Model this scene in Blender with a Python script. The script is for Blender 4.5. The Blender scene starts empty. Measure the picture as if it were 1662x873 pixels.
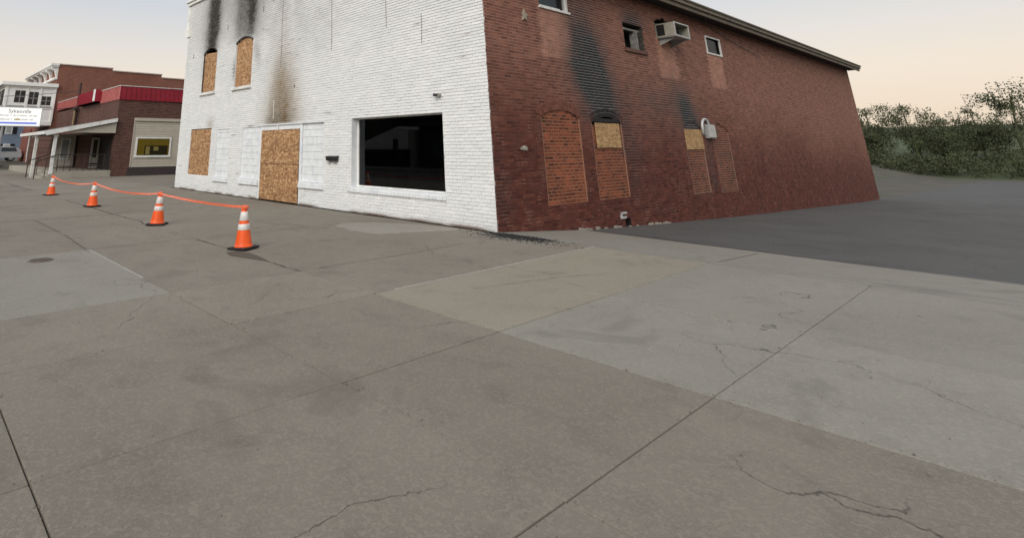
import bpy, bmesh, math, random
import numpy as np
from mathutils import Vector, Matrix
random.seed(7); rng = np.random.default_rng(7)
SC = bpy.context.scene; COL = SC.collection
rad = math.radians

# ------------------------------------------------------------------ camera
F_PX, PP, IMG = 890.99, (600.0, -32.43), (1662.0, 873.0)
yaw, pitch, roll = rad(-50.599), rad(17.017), rad(-0.1836)
CAM = Vector((7.46, -9.348, 1.57))
f0 = Vector((math.sin(yaw), math.cos(yaw), 0)); r0 = Vector((math.cos(yaw), -math.sin(yaw), 0)); u0 = Vector((0, 0, 1))
fw = f0*math.cos(pitch) + u0*math.sin(pitch); up = -f0*math.sin(pitch) + u0*math.cos(pitch)
rt = r0*math.cos(roll) + up*math.sin(roll); up2 = -r0*math.sin(roll) + up*math.cos(roll)
cd = bpy.data.cameras.new('camera'); cam = bpy.data.objects.new('camera', cd); COL.objects.link(cam)
M = Matrix.Identity(4)
for i in range(3):
    M[i][0], M[i][1], M[i][2], M[i][3] = rt[i], up2[i], -fw[i], CAM[i]
cam.matrix_world = M
cd.sensor_fit = 'HORIZONTAL'; cd.sensor_width = 36.0; cd.lens = F_PX/IMG[0]*36.0
cd.shift_x = (IMG[0]/2 - PP[0])/IMG[0]; cd.shift_y = -(IMG[1]/2 - PP[1])/IMG[0]
cd.clip_start = 0.1; cd.clip_end = 3000
SC.camera = cam

# ------------------------------------------------------------------ sky, sun, exposure
SUN_EL, SUN_AZ = rad(33), rad(155)            # azimuth clockwise from +Y
w = bpy.data.worlds.new('World'); SC.world = w; w.use_nodes = True
nt = w.node_tree; nt.nodes.clear()
sky = nt.nodes.new('ShaderNodeTexSky'); sky.sky_type = 'NISHITA'; sky.sun_disc = False
sky.sun_elevation = SUN_EL; sky.sun_rotation = SUN_AZ
sky.air_density = 1.0; sky.dust_density = 5.0; sky.ozone_density = 1.0; sky.altitude = 400
hs = nt.nodes.new('ShaderNodeHueSaturation'); hs.inputs['Saturation'].default_value = 0.35
# dusk colours by elevation only: peach at the horizon, pale grey blue above
tc = nt.nodes.new('ShaderNodeTexCoord'); sx = nt.nodes.new('ShaderNodeSeparateXYZ'); nt.links.new(tc.outputs['Generated'], sx.inputs[0])
rp = nt.nodes.new('ShaderNodeValToRGB'); nt.links.new(sx.outputs['Z'], rp.inputs[0])
e = rp.color_ramp.elements; e[0].position = 0.0; e[0].color = (.90, .72, .54, 1); e[1].position = 1.0; e[1].color = (.56, .60, .66, 1)
for ps, cl in ((.10, (.86, .735, .595, 1)), (.165, (.73, .685, .63, 1)), (.235, (.59, .615, .65, 1)), (.5, (.565, .605, .66, 1))):
    q = e.new(ps); q.color = cl
gn = nt.nodes.new('ShaderNodeVectorMath'); gn.operation = 'SCALE'; gn.inputs['Scale'].default_value = 7.7; nt.links.new(rp.outputs[0], gn.inputs[0])
mx_ = nt.nodes.new('ShaderNodeMix'); mx_.data_type = 'RGBA'; mx_.inputs['Factor'].default_value = 0.8
bg = nt.nodes.new('ShaderNodeBackground'); bg.inputs['Strength'].default_value = 0.1
wo = nt.nodes.new('ShaderNodeOutputWorld')
nt.links.new(sky.outputs[0], hs.inputs['Color']); nt.links.new(hs.outputs[0], mx_.inputs['A']); nt.links.new(gn.outputs[0], mx_.inputs['B'])
nt.links.new(mx_.outputs['Result'], bg.inputs[0]); nt.links.new(bg.outputs[0], wo.inputs[0])
sl = bpy.data.lights.new('sun', 'SUN'); sl.energy = 1.5; sl.angle = rad(42); sl.color = (1.0, 0.95, 0.88)
so = bpy.data.objects.new('sun', sl); COL.objects.link(so)
sd = Vector((math.sin(SUN_AZ)*math.cos(SUN_EL), math.cos(SUN_AZ)*math.cos(SUN_EL), math.sin(SUN_EL)))
so.rotation_euler = sd.to_track_quat('Z', 'Y').to_euler(); so.location = (0, -20, 30)
SC.view_settings.view_transform = 'Standard'; SC.view_settings.look = 'None'
SC.view_settings.exposure = 0.58; SC.view_settings.gamma = 1.0; SC.view_settings.use_curve_mapping = False

# ------------------------------------------------------------------ helpers
WORLD = {}
def empty(name, loc, label=None, cat=None, group=None):
    o = bpy.data.objects.new(name, None); COL.objects.link(o); o.location = loc; o.empty_display_size = .2
    WORLD[o] = Vector(loc); tag(o, label, cat, group); return o
def tag(o, label=None, cat=None, group=None, kind=None):
    if label: o['label'] = label
    if cat: o['category'] = cat
    if group: o['group'] = group
    if kind: o['kind'] = kind
    return o
class MB:
    """collects geometry in world coordinates"""
    def __init__(s): s.v = []; s.f = []; s.a = None; s.mi = []
    def quad(s, *p): b = len(s.v); s.v += [tuple(q) for q in p]; s.f.append(tuple(range(b, b+len(p)))); return s
    def box(s, x0, x1, y0, y1, z0, z1, bev=0.0):
        if bev <= 0:
            b = len(s.v)
            s.v += [(x0,y0,z0),(x1,y0,z0),(x1,y1,z0),(x0,y1,z0),(x0,y0,z1),(x1,y0,z1),(x1,y1,z1),(x0,y1,z1)]
            s.f += [tuple(b+i for i in q) for q in ((0,3,2,1),(4,5,6,7),(0,1,5,4),(1,2,6,5),(2,3,7,6),(3,0,4,7))]
        else:
            bm = bmesh.new(); bmesh.ops.create_cube(bm, size=1)
            bmesh.ops.scale(bm, vec=(x1-x0, y1-y0, z1-z0), verts=bm.verts)
            bmesh.ops.translate(bm, vec=((x0+x1)/2, (y0+y1)/2, (z0+z1)/2), verts=bm.verts)
            bmesh.ops.bevel(bm, geom=bm.edges[:], offset=bev, segments=2, profile=.5, affect='EDGES')
            s.addbm(bm)
        return s
    def addbm(s, bm):
        b = len(s.v); bm.verts.index_update()
        s.v += [tuple(v.co) for v in bm.verts]; s.f += [tuple(b+v.index for v in f.verts) for f in bm.faces]; bm.free()
    def prism(s, pts, axis, a0, a1):
        """extrude 2D polygon along axis; pts are the two other coords in xyz order"""
        def mk(p, a):
            return (a, p[0], p[1]) if axis == 0 else ((p[0], a, p[1]) if axis == 1 else (p[0], p[1], a))
        n = len(pts); b = len(s.v)
        s.v += [mk(p, a0) for p in pts] + [mk(p, a1) for p in pts]
        s.f += [tuple(range(b+n-1, b-1, -1)), tuple(range(b+n, b+2*n))]
        s.f += [(b+i, b+(i+1) % n, b+n+(i+1) % n, b+n+i) for i in range(n)]
        return s
    def tube(s, pts, r, n=8, caps=True):
        pts = [Vector(p) for p in pts]; rs = r if isinstance(r, (list, tuple)) else [r]*len(pts)
        b = len(s.v); prev = None
        for i, p in enumerate(pts):
            t = (pts[min(i+1, len(pts)-1)] - pts[max(i-1, 0)]).normalized()
            a = Vector((0, 0, 1)) if abs(t.z) < .9 else Vector((1, 0, 0))
            if prev is not None: a = prev
            x = (a - t*a.dot(t)).normalized(); y = t.cross(x); prev = x
            for k in range(n):
                q = p + (x*math.cos(2*math.pi*k/n) + y*math.sin(2*math.pi*k/n))*rs[i]; s.v.append(tuple(q))
        for i in range(len(pts)-1):
            for k in range(n):
                s.f.append((b+i*n+k, b+i*n+(k+1) % n, b+(i+1)*n+(k+1) % n, b+(i+1)*n+k))
        if caps:
            s.f.append(tuple(b+k for k in range(n-1, -1, -1))); e = b+(len(pts)-1)*n; s.f.append(tuple(e+k for k in range(n)))
        return s
    def lathe(s, prof, c, n=28):
        b = len(s.v)
        for r, z in prof:
            for k in range(n): s.v.append((c[0]+r*math.cos(2*math.pi*k/n), c[1]+r*math.sin(2*math.pi*k/n), c[2]+z))
        for i in range(len(prof)-1):
            for k in range(n): s.f.append((b+i*n+k, b+i*n+(k+1) % n, b+(i+1)*n+(k+1) % n, b+(i+1)*n+k))
        s.f.append(tuple(b+k for k in range(n-1, -1, -1))); e = b+(len(prof)-1)*n; s.f.append(tuple(e+k for k in range(n)))
        return s
    def build(s, name, mat, parent=None, smooth=False, attr=None, origin=None, label=None, kind=None):
        me = bpy.data.meshes.new(name)
        off = WORLD[parent] if parent is not None else Vector(origin if origin else (0, 0, 0))
        vv = np.asarray(s.v, dtype=float).reshape(-1, 3) - np.array(off)
        me.from_pydata(vv.tolist(), [], s.f)
        if attr is not None:
            at = me.attributes.new('A', 'FLOAT_COLOR', 'POINT')
            at.data.foreach_set('color', np.asarray(attr, dtype=np.float32).ravel())
        me.materials.append(mat)
        if smooth: me.shade_smooth()
        o = bpy.data.objects.new(name, me); COL.objects.link(o)
        if parent is not None: o.parent = parent; WORLD[o] = WORLD[parent]
        else: o.location = off; WORLD[o] = off
        if label: o['label'] = label
        if kind: o['kind'] = kind
        return o

# ------------------------------------------------------------------ materials
def mat(name):
    m = bpy.data.materials.new(name); m.use_nodes = True; n = m.node_tree.nodes; l = m.node_tree.links
    return m, n, l, n['Principled BSDF']
def N(n, t, **k):
    x = n.new(t)
    for a, b in k.items(): setattr(x, a, b)
    return x
def noise(n, l, co, scale, detail=4, rough=.55, dist=0):
    x = N(n, 'ShaderNodeTexNoise'); x.inputs['Scale'].default_value = scale; x.inputs['Detail'].default_value = detail
    x.inputs['Roughness'].default_value = rough; x.inputs['Distortion'].default_value = dist
    l.new(co, x.inputs['Vector']); return x.outputs['Fac']
def ramp(n, l, fac, a, b, c0=(0,0,0,1), c1=(1,1,1,1)):
    r = N(n, 'ShaderNodeValToRGB'); e = r.color_ramp.elements; e[0].position = a; e[1].position = b; e[0].color = c0; e[1].color = c1
    l.new(fac, r.inputs[0]); return r.outputs[0]
def mix(n, l, fac, a, b, bt='MIX'):
    m = N(n, 'ShaderNodeMix', data_type='RGBA', blend_type=bt)
    for s, v in ((m.inputs['Factor'], fac), (m.inputs['A'], a), (m.inputs['B'], b)):
        if hasattr(v, 'links'): l.new(v, s)
        else: s.default_value = v if not isinstance(v, tuple) else (v if len(v) == 4 else (*v, 1))
    return m.outputs['Result']
def mth(n, l, op, a, b=None, clamp=False):
    m = N(n, 'ShaderNodeMath', operation=op, use_clamp=clamp)
    for s, v in ((m.inputs[0], a), (m.inputs[1], b)):
        if v is None: continue
        if hasattr(v, 'links'): l.new(v, s)
        else: s.default_value = v
    return m.outputs[0]
def co_of(n): return N(n, 'ShaderNodeTexCoord').outputs['Object']
def bump(n, l, p, h, st=.3, d=.01):
    b = N(n, 'ShaderNodeBump'); b.inputs['Strength'].default_value = st; b.inputs['Distance'].default_value = d
    l.new(h, b.inputs['Height']); l.new(b.outputs[0], p.inputs['Normal'])
def plain(name, col, rough=.6, metal=0, var=.12, scale=6, spec=.4, dirt=None):
    m, n, l, p = mat(name); co = co_of(n)
    f = noise(n, l, co, scale, 5)
    lo = tuple(c*(1-var) for c in col); hi = tuple(min(1, c*(1+var)) for c in col)
    c = mix(n, l, ramp(n, l, f, .3, .7), lo, hi)
    if dirt: c = mix(n, l, ramp(n, l, noise(n, l, co, scale*.35, 6, .65), .52, .75), c, dirt)
    l.new(c, p.inputs['Base Color']); p.inputs['Roughness'].default_value = rough; p.inputs['Metallic'].default_value = metal
    p.inputs['Specular IOR Level'].default_value = spec
    bump(n, l, p, noise(n, l, co, scale*8, 3), .12, .004)
    return m
def painted_brick():
    """A: r soot, g tan smoke stain, b bare/peeled dirt, a brick variation"""
    m, n, l, p = mat('white_painted_brick'); co = co_of(n)
    A = N(n, 'ShaderNodeAttribute', attribute_name='A'); sep = N(n, 'ShaderNodeSeparateColor'); l.new(A.outputs['Color'], sep.inputs[0])
    v = A.outputs['Alpha']
    base = mix(n, l, v, (.72, .725, .715), (.85, .85, .835))
    g = ramp(n, l, noise(n, l, co, 1.1, 7, .62), .42, .72)
    base = mix(n, l, mth(n, l, 'MULTIPLY', g, .30), base, (.60, .63, .65))
    gr = ramp(n, l, noise(n, l, co, 30, 4, .7), .60, .72)
    base = mix(n, l, mth(n, l, 'MULTIPLY', gr, .28), base, (.45, .44, .41))
    nz = noise(n, l, co, 5, 6, .65)
    tan_ = mth(n, l, 'MULTIPLY', sep.outputs[1], mth(n, l, 'ADD', .55, mth(n, l, 'MULTIPLY', nz, .9)), True)
    base = mix(n, l, tan_, base, (.27, .19, .10))
    soot = mth(n, l, 'MULTIPLY', sep.outputs[0], mth(n, l, 'ADD', .6, mth(n, l, 'MULTIPLY', nz, .8)), True)
    base = mix(n, l, soot, base, (.040, .035, .027))
    base = mix(n, l, sep.outputs[2], base, (.17, .10, .07))
    l.new(base, p.inputs['Base Color']); p.inputs['Roughness'].default_value = .62; p.inputs['Specular IOR Level'].default_value = .3
    bump(n, l, p, noise(n, l, co, 60, 4), .35, .006)
    return m
def red_brick(name='red_brick', mortar=False, infill=False):
    """A: r soot, g tone (0 dark maroon .. 1 paler brown), b patch, a variation"""
    m, n, l, p = mat(name); co = co_of(n)
    A = N(n, 'ShaderNodeAttribute', attribute_name='A'); sep = N(n, 'ShaderNodeSeparateColor'); l.new(A.outputs['Color'], sep.inputs[0])
    v = A.outputs['Alpha']; nz = noise(n, l, co, 3.2, 7, .65)
    if infill and not mortar:
        c = mix(n, l, v, (.060, .017, .011), (.30, .080, .037))
    elif infill:
        c = mix(n, l, v, (.26, .125, .072), (.36, .19, .115))
    elif mortar:
        c = mix(n, l, sep.outputs[1], (.10, .034, .025), (.33, .215, .17))
        c = mix(n, l, sep.outputs[2], c, (.42, .27, .21))
        c = mix(n, l, ramp(n, l, noise(n, l, co, 2.6, 7, .72), .50, .66), c, (.30, .18, .14))
    else:
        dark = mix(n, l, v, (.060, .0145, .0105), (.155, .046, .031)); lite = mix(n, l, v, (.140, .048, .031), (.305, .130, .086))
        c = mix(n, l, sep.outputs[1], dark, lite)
        c = mix(n, l, sep.outputs[2], c, mix(n, l, v, (.33, .15, .10), (.46, .235, .165)))
    c = mix(n, l, mth(n, l, 'MULTIPLY', ramp(n, l, nz, .45, .75), .35), c, (.075, .048, .040))
    fine = ramp(n, l, noise(n, l, co, 45, 4, .7), .62, .78)
    c = mix(n, l, mth(n, l, 'MULTIPLY', fine, .22), c, (.40, .31, .26))
    soot = mth(n, l, 'MULTIPLY', sep.outputs[0], mth(n, l, 'ADD', .62, mth(n, l, 'MULTIPLY', nz, .75)), True)
    c = mix(n, l, soot, c, (.20, .205, .205) if mortar else (.0130, .0132, .0136))
    l.new(c, p.inputs['Base Color']); p.inputs['Roughness'].default_value = .78; p.inputs['Specular IOR Level'].default_value = .25
    bump(n, l, p, noise(n, l, co, 55, 5), .5, .008)
    return m
def far_brick(name, axis, c1, c2, mo, bw=.21, bh=.07):
    m, n, l, p = mat(name); co = co_of(n)
    s = N(n, 'ShaderNodeSeparateXYZ'); l.new(co, s.inputs[0]); cb = N(n, 'ShaderNodeCombineXYZ')
    l.new(s.outputs['Y' if axis == 0 else 'X'], cb.inputs[0]); l.new(s.outputs['Z'], cb.inputs[1])
    b = N(n, 'ShaderNodeTexBrick'); l.new(cb.outputs[0], b.inputs['Vector'])
    b.inputs['Color1'].default_value = (*c1, 1); b.inputs['Color2'].default_value = (*c2, 1); b.inputs['Mortar'].default_value = (*mo, 1)
    b.inputs['Scale'].default_value = 1; b.inputs['Brick Width'].default_value = bw; b.inputs['Row Height'].default_value = bh; b.inputs['Mortar Size'].default_value = .008
    c = mix(n, l, mth(n, l, 'MULTIPLY', ramp(n, l, noise(n, l, co, .7, 6, .6), .35, .75), .4), b.outputs['Color'], tuple(x*.55 for x in c1))
    l.new(c, p.inputs['Base Color']); p.inputs['Roughness'].default_value = .85; p.inputs['Specular IOR Level'].default_value = .2
    bump(n, l, p, b.outputs['Fac'], -.4, .006)
    return m
def osb(name, a, b, c3):
    m, n, l, p = mat(name); co = co_of(n)
    out = None
    for k, (rot, sc) in enumerate((((.3, .5, .4), (7, 7, 24)), ((1.1, .2, 1.3), (22, 22, 6.5)), ((.7, 1.4, .2), (11, 11, 27)))):
        mp = N(n, 'ShaderNodeMapping'); mp.inputs['Rotation'].default_value = rot; mp.inputs['Scale'].default_value = sc; l.new(co, mp.inputs[0])
        vo = N(n, 'ShaderNodeTexVoronoi'); vo.inputs['Scale'].default_value = 1.0; l.new(mp.outputs[0], vo.inputs['Vector'])
        sp = N(n, 'ShaderNodeSeparateColor'); l.new(vo.outputs['Color'], sp.inputs[0])
        out = sp.outputs[0] if out is None else mth(n, l, 'ADD', mth(n, l, 'MULTIPLY', out, .55), mth(n, l, 'MULTIPLY', sp.outputs[0], .45))
    c = mix(n, l, ramp(n, l, out, .2, .55), c3, a); c = mix(n, l, ramp(n, l, out, .52, .85), c, b)
    c = mix(n, l, mth(n, l, 'MULTIPLY', ramp(n, l, noise(n, l, co, 1.6, 5), .5, .8), .3), c, tuple(x*.6 for x in a))
    l.new(c, p.inputs['Base Color']); p.inputs['Roughness'].default_value = .7; bump(n, l, p, out, .4, .004)
    return m
def concrete(name, a, b, stain=(.06, .055, .05), sc=1.0, grain=.3):
    m, n, l, p = mat(name); g = N(n, 'ShaderNodeNewGeometry'); co = g.outputs['Position']
    oi = N(n, 'ShaderNodeObjectInfo')
    c = mix(n, l, ramp(n, l, noise(n, l, co, .55*sc, 7, .62), .3, .7), a, b)
    c = mix(n, l, mth(n, l, 'MULTIPLY', ramp(n, l, noise(n, l, co, 2.3*sc, 8, .68, .4), .52, .72), .42), c, stain)
    sp = ramp(n, l, noise(n, l, co, 150, 3, .8), .42, .62)
    c = mix(n, l, mth(n, l, 'MULTIPLY', sp, grain*1.3), c, tuple(min(1, x*1.7) for x in b))
    sp2 = ramp(n, l, noise(n, l, co, 75, 5, .85), .54, .66)
    c = mix(n, l, mth(n, l, 'MULTIPLY', sp2, grain*1.5), c, tuple(x*.38 for x in a))
    pb = N(n, 'ShaderNodeTexVoronoi'); pb.inputs['Scale'].default_value = 55; l.new(co, pb.inputs['Vector'])
    ps_ = N(n, 'ShaderNodeSeparateColor'); l.new(pb.outputs['Color'], ps_.inputs[0])
    c = mix(n, l, mth(n, l, 'MULTIPLY', ramp(n, l, ps_.outputs[0], .72, .80), grain*1.2), c, tuple(min(1, x*1.35) for x in b))
    gum = ramp(n, l, noise(n, l, co, 17, 3, .6, 1.5), .76, .775)
    c = mix(n, l, mth(n, l, 'MULTIPLY', gum, .6), c, (.045, .042, .04))
    blot = ramp(n, l, noise(n, l, co, .9, 4, .6, .8), .60, .68)
    c = mix(n, l, mth(n, l, 'MULTIPLY', blot, .28), c, tuple(x*.55 for x in a))
    spot = ramp(n, l, noise(n, l, co, 5.3, 5, .6, 1.0), .72, .78)
    c = mix(n, l, mth(n, l, 'MULTIPLY', spot, .55), c, (.035, .032, .03))
    c = mix(n, l, mth(n, l, 'MULTIPLY', oi.outputs['Random'], .22), c, tuple(x*.62 for x in a))
    # hairline cracks
    vo = N(n, 'ShaderNodeTexVoronoi', feature='DISTANCE_TO_EDGE'); vo.inputs['Scale'].default_value = .38*sc
    ds = N(n, 'ShaderNodeVectorMath', operation='ADD'); nzv = N(n, 'ShaderNodeTexNoise'); nzv.inputs['Scale'].default_value = 1.4; nzv.inputs['Detail'].default_value = 7
    l.new(co, nzv.inputs['Vector']); l.new(co, ds.inputs[0]); l.new(nzv.outputs['Color'], ds.inputs[1]); l.new(ds.outputs[0], vo.inputs['Vector'])
    cr = ramp(n, l, vo.outputs['Distance'], .0004, .0016, (1,1,1,1), (0,0,0,1))
    gate = ramp(n, l, noise(n, l, co, .5, 2), .52, .60)
    cr = mth(n, l, 'MULTIPLY', cr, gate)
    c = mix(n, l, mth(n, l, 'MULTIPLY', cr, .75), c, (.03, .027, .024))
    l.new(c, p.inputs['Base Color']); p.inputs['Roughness'].default_value = .85; p.inputs['Specular IOR Level'].default_value = .25
    bump(n, l, p, noise(n, l, co, 70, 5, .7), .45, .006)
    return m
def glass(name, tint, strength=1.0):
    m, n, l, p = mat(name); n.remove(p)
    t = N(n, 'ShaderNodeBsdfTransparent'); t.inputs[0].default_value = (*tint, 1)
    g = N(n, 'ShaderNodeBsdfGlossy'); g.inputs['Roughness'].default_value = .015; g.inputs['Color'].default_value = (.9, .93, .95, 1)
    fr = N(n, 'ShaderNodeFresnel'); fr.inputs['IOR'].default_value = 1.5
    mx = N(n, 'ShaderNodeMixShader'); l.new(mth(n, l, 'MULTIPLY', fr.outputs[0], strength, True), mx.inputs[0]); l.new(t.outputs[0], mx.inputs[1]); l.new(g.outputs[0], mx.inputs[2])
    l.new(mx.outputs[0], n['Material Output'].inputs[0]); return m
def emit(name, col, st):
    m, n, l, p = mat(name); p.inputs['Base Color'].default_value = (*col, 1); p.inputs['Emission Color'].default_value = (*col, 1); p.inputs['Emission Strength'].default_value = st
    f = mix(n, l, ramp(n, l, noise(n, l, co_of(n), 3, 3), .3, .7), tuple(x*.85 for x in col), col); l.new(f, p.inputs['Emission Color']); return m

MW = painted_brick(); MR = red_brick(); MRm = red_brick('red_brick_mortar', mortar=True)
MI = red_brick('infill_brick', infill=True); MIm = red_brick('infill_mortar', mortar=True, infill=True)
M_OSB = osb('osb_board', (.37, .20, .090), (.60, .38, .195), (.205, .098, .042))
M_OSBy = osb('pale_osb_board', (.40, .245, .105), (.53, .35, .17), (.27, .145, .06))
M_WHITE = plain('white_trim', (.74, .74, .71), .5, dirt=(.45, .43, .39))
M_BLOCK = plain('painted_block', (.74, .76, .77), .6, var=.08, scale=5, dirt=(.58, .61, .65))
M_DARK = plain('char_black', (.014, .0135, .013), .8, var=.4)
M_CHAR = plain('charred_wood', (.05, .043, .038), .8, var=.5, scale=12)
M_INT = plain('smoky_plaster', (.05, .047, .044), .9, var=.4, scale=2)
M_STEEL = plain('rusty_steel', (.20, .17, .145), .6, var=.3, scale=14, dirt=(.10, .05, .03))
M_BLACK = plain('black_metal', (.018, .018, .02), .35, 0, .2)
M_GREY = plain('grey_metal', (.33, .34, .34), .5, .2, .1, dirt=(.22, .20, .18))
M_GALV = plain('galvanised_conduit', (.50, .50, .49), .45, .3, .1)
M_BEIGE = plain('beige_casing', (.27, .258, .212), .5, 0, .1, dirt=(.2, .18, .15))
M_FASCIA = plain('weathered_fascia', (.145, .125, .088), .7, 0, .2, 5, dirt=(.08, .07, .055))
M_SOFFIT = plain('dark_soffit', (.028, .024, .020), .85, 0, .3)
M_CONC = concrete('old_concrete', (.166, .146, .117), (.232, .208, .170))
M_CONCG = concrete('grey_concrete', (.208, .193, .163), (.262, .246, .211), (.14, .129, .107), grain=.26)
M_CONCB = concrete('buff_concrete', (.225, .202, .155), (.28, .255, .20), (.16, .145, .11), grain=.22)
M_PATCH = concrete('worn_concrete', (.225, .207, .175), (.29, .267, .228), (.13, .12, .115))
M_ASPH = concrete('asphalt', (.058, .056, .054), (.108, .105, .100), (.040, .039, .038), grain=.42)
M_JOINT = plain('joint_filler', (.030, .026, .021), .9, 0, .4)
M_SEAL = plain('white_joint_sealant', (.36, .35, .32), .8, 0, .15)
M_EARTH = plain('earth', (.085, .075, .058), .9, 0, .3, .5, dirt=(.05, .07, .03))
M_GLASS = glass('shop_glass', (.40, .42, .43), .95); M_GLASS2 = glass('window_glass', (.35, .37, .38), .45)

# ------------------------------------------------------------------ stain fields
def hsh(i, j, s):
    x = np.sin(i*127.1 + j*311.7 + s*74.7)*43758.5453; return x - np.floor(x)
def vn(u, v, s=0):
    i, j = np.floor(u), np.floor(v); a, b = u-i, v-j; a = a*a*(3-2*a); b = b*b*(3-2*b)
    return (hsh(i,j,s)*(1-a)+hsh(i+1,j,s)*a)*(1-b) + (hsh(i,j+1,s)*(1-a)+hsh(i+1,j+1,s)*a)*b
def fbm(u, v, s=0, o=4):
    r, a, t = 0, 1, 0
    for k in range(o): r = r + a*vn(u*2**k, v*2**k, s+k); t += a; a *= .5
    return r/t
def sm(x, a, b):
    t = np.clip((x-a)/(b-a), 0, 1); return t*t*(3-2*t)
def gau(x, w): return np.exp(-(x/w)**2)
def front_field(u, z, var):
    wob = (fbm(u*1.5, z*1.1, 3)-.5)
    soot = np.zeros_like(u)
    # left upper window: dense plume with a wide grey veil
    uc = -14.42 + .05*(z-5.4) + wob*.35
    soot += .92*gau(u-uc, .58-.04*np.clip(z-5.4, 0, 3))*sm(z, 5.25, 5.55)*(1-.30*sm(z, 5.8, 8))
    soot += .55*gau(u-(-13.98+.1*wob), .15)*sm(z, 5.6, 6.6)
    soot += .34*gau(u-uc, 1.15)*sm(z, 5.3, 6.4)*(.4+fbm(u*1.6, z*.9, 41))
    # second upper window: brownish grey streaked veil
    st = .78+.36*vn(u*3.2, z*.35, 9)
    soot += .72*gau(u+11.22+wob*.3, 1.02)*sm(z, 5.30, 5.75)*st
    soot += .16*gau(u+10.85, .25)*sm(z, 5.4, 6.4) + .14*gau(u+11.95, .22)*sm(z, 5.4, 6.2)
    soot += .20*sm(z, 4.9, 7.4)*gau(u+11.4, 4.2)*(.4+1.1*fbm(u*1.2, z*.6, 21))
    soot += .34*gau(u+10.30+.25*(z-4.75), .20)*gau(z-4.85, .50)*st
    soot += .75*gau(u+12.10, .08)*gau(z-4.45, .38) + .22*gau(u+15.1, .16)*gau(z-4.9, .6)
    soot += .055*sm(z, 3.0, 6.0)*(.5+fbm(u*.8, z*.8, 77))
    soot += .10*sm(z, 3.5, 5.5)*sm(fbm(u*2.6, z*2.2, 61), .5, .7)*gau(u+8, 5)
    # door: tan smoke rising from the lintel
    uc = -8.50+.02*(z-2.3)+wob*.25; wd = 1.0-.14*np.clip(z-2.3, 0, 3)
    tan_ = .95*gau(u-uc, wd)*sm(z, 2.22, 2.4)*(1-sm(z, 2.8, 5.2))*(.72+.45*vn(u*2.2, z*.45, 5))
    tan_ += .22*gau(u+8.55, .50)*sm(z, 3.0, 4.0)*(1-.8*sm(z, 4.6, 7.0))
    tan_ += .40*gau(u+13.9, .3)*sm(z, 2.25, 2.4)*(1-sm(z, 2.4, 3.0))
    soot += .50*gau(u+8.65, .80)*sm(z, 2.24, 2.34)*(1-sm(z, 2.40, 2.85))*(.35+.9*vn(u*5, z*6, 8))
    soot += .14*gau(u+8.5, .7)*sm(z, 2.3, 2.5)*(1-sm(z, 2.8, 3.9))
    tan_ += .20*gau(u+11.4, 1.1)*sm(z, 5.5, 7) + .14*gau(u+14.3, .9)*sm(z, 5.5, 7)
    bare = .85*(1-sm(z, .01, .075))*sm(fbm(u*2.2, z*5, 12), .36, .60)
    bare += .6*sm(vn(u*6.3, z*14, 31), .935, .965)*sm(fbm(u*.5, z*.5, 33), .42, .62)
    bare += .75*gau(u+5.85, .12)*gau(z-2.52, .03) + .9*gau(u+10.55, .30)*gau(z-2.31, .025)*sm(vn(u*9, z*9, 2), .3, .6)
    bare += .65*gau(u+1.36, .05)*gau(z-2.71, .04)
    v = np.clip(.5+(var-.5)*.8 - .28*gau(u+7.6, 1.6)*gau(z-4.9, 1.3), 0, 1)
    soot = soot*(.93+.14*var)
    return np.stack([np.clip(soot, 0, 1), np.clip(tan_, 0, 1), np.clip(bare, 0, 1), v], -1)
def side_field(u, z, var):
    wob = fbm(u*1.3, z*1.0, 4)-.5
    s = np.zeros_like(u)
    uc = 4.65-.26*(z-2.3)+wob*.35
    s += 1.30*gau(u-uc, .74+.07*(z-2.3))*sm(z, 2.05, 2.25)*(1-.72*sm(z, 3.3, 5.8))
    s += 1.10*gau(u-(10.0-.38*(z-2.1)+wob*.4), .72)*sm(z, 1.95, 2.15)*(1-sm(z, 2.3, 3.9))
    s += .85*gau(u-6.95, .65)*sm(z, 4.9, 5.05)*(1-sm(z, 5.15, 5.75))
    s += .30*gau(u-7.5, 3.0)*gau(z-3.0, .9)*(.4+fbm(u*1.1, z*1.4, 8)) + .35*gau(u-3.6, .8)*gau(z-3.5, .6)
    s += .28*gau(u-5.9, .5)*gau(z-1.5, 1.0) + .35*gau(u-11.1, .22)*sm(1.9-z, 0, .2)*sm(z, .1, .5)
    s += .25*gau(u-.15, .35)*gau(z-.75, .6)
    s = s*(.85+.38*var)
    tone = sm(z + 1.1*(fbm(u*.7, z*.7, 14)-.5) + .045*u, 1.15, 4.3)  # tone runs from dark maroon low down to paler brown higher up
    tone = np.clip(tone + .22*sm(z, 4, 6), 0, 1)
    patch = np.zeros_like(u)
    for a, b, c, d, k in ((2.12, 3.36, 3.68, 4.9, .85), (8.37, 9.72, 3.67, 4.9, .95), (12.4, 13.66, 3.58, 4.8, 1.0)):
        e = .02
        patch += k*((u > a-e) & (u < b+e) & (z > c-e) & (z < d+e))*(.75+.4*fbm(u*2, z*2, 6))
    return np.stack([np.clip(s, 0, 1), tone, np.clip(patch, 0, 1), np.clip(var, 0, 1)], -1)
def infill_field(u, z, var):
    A = side_field(u, z, var); A[..., 0] *= .75
    A[..., 0] = np.clip(A[..., 0] + .30*sm(u, 8.5, 9.5) + .10*sm(u, 11, 12)*fbm(u, z*2, 5), 0, 1)
    A[..., 3] = np.clip(var + .20*sm(fbm(u*1.2, z*.9, 51), .45, .65), 0, 1); return A

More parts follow.
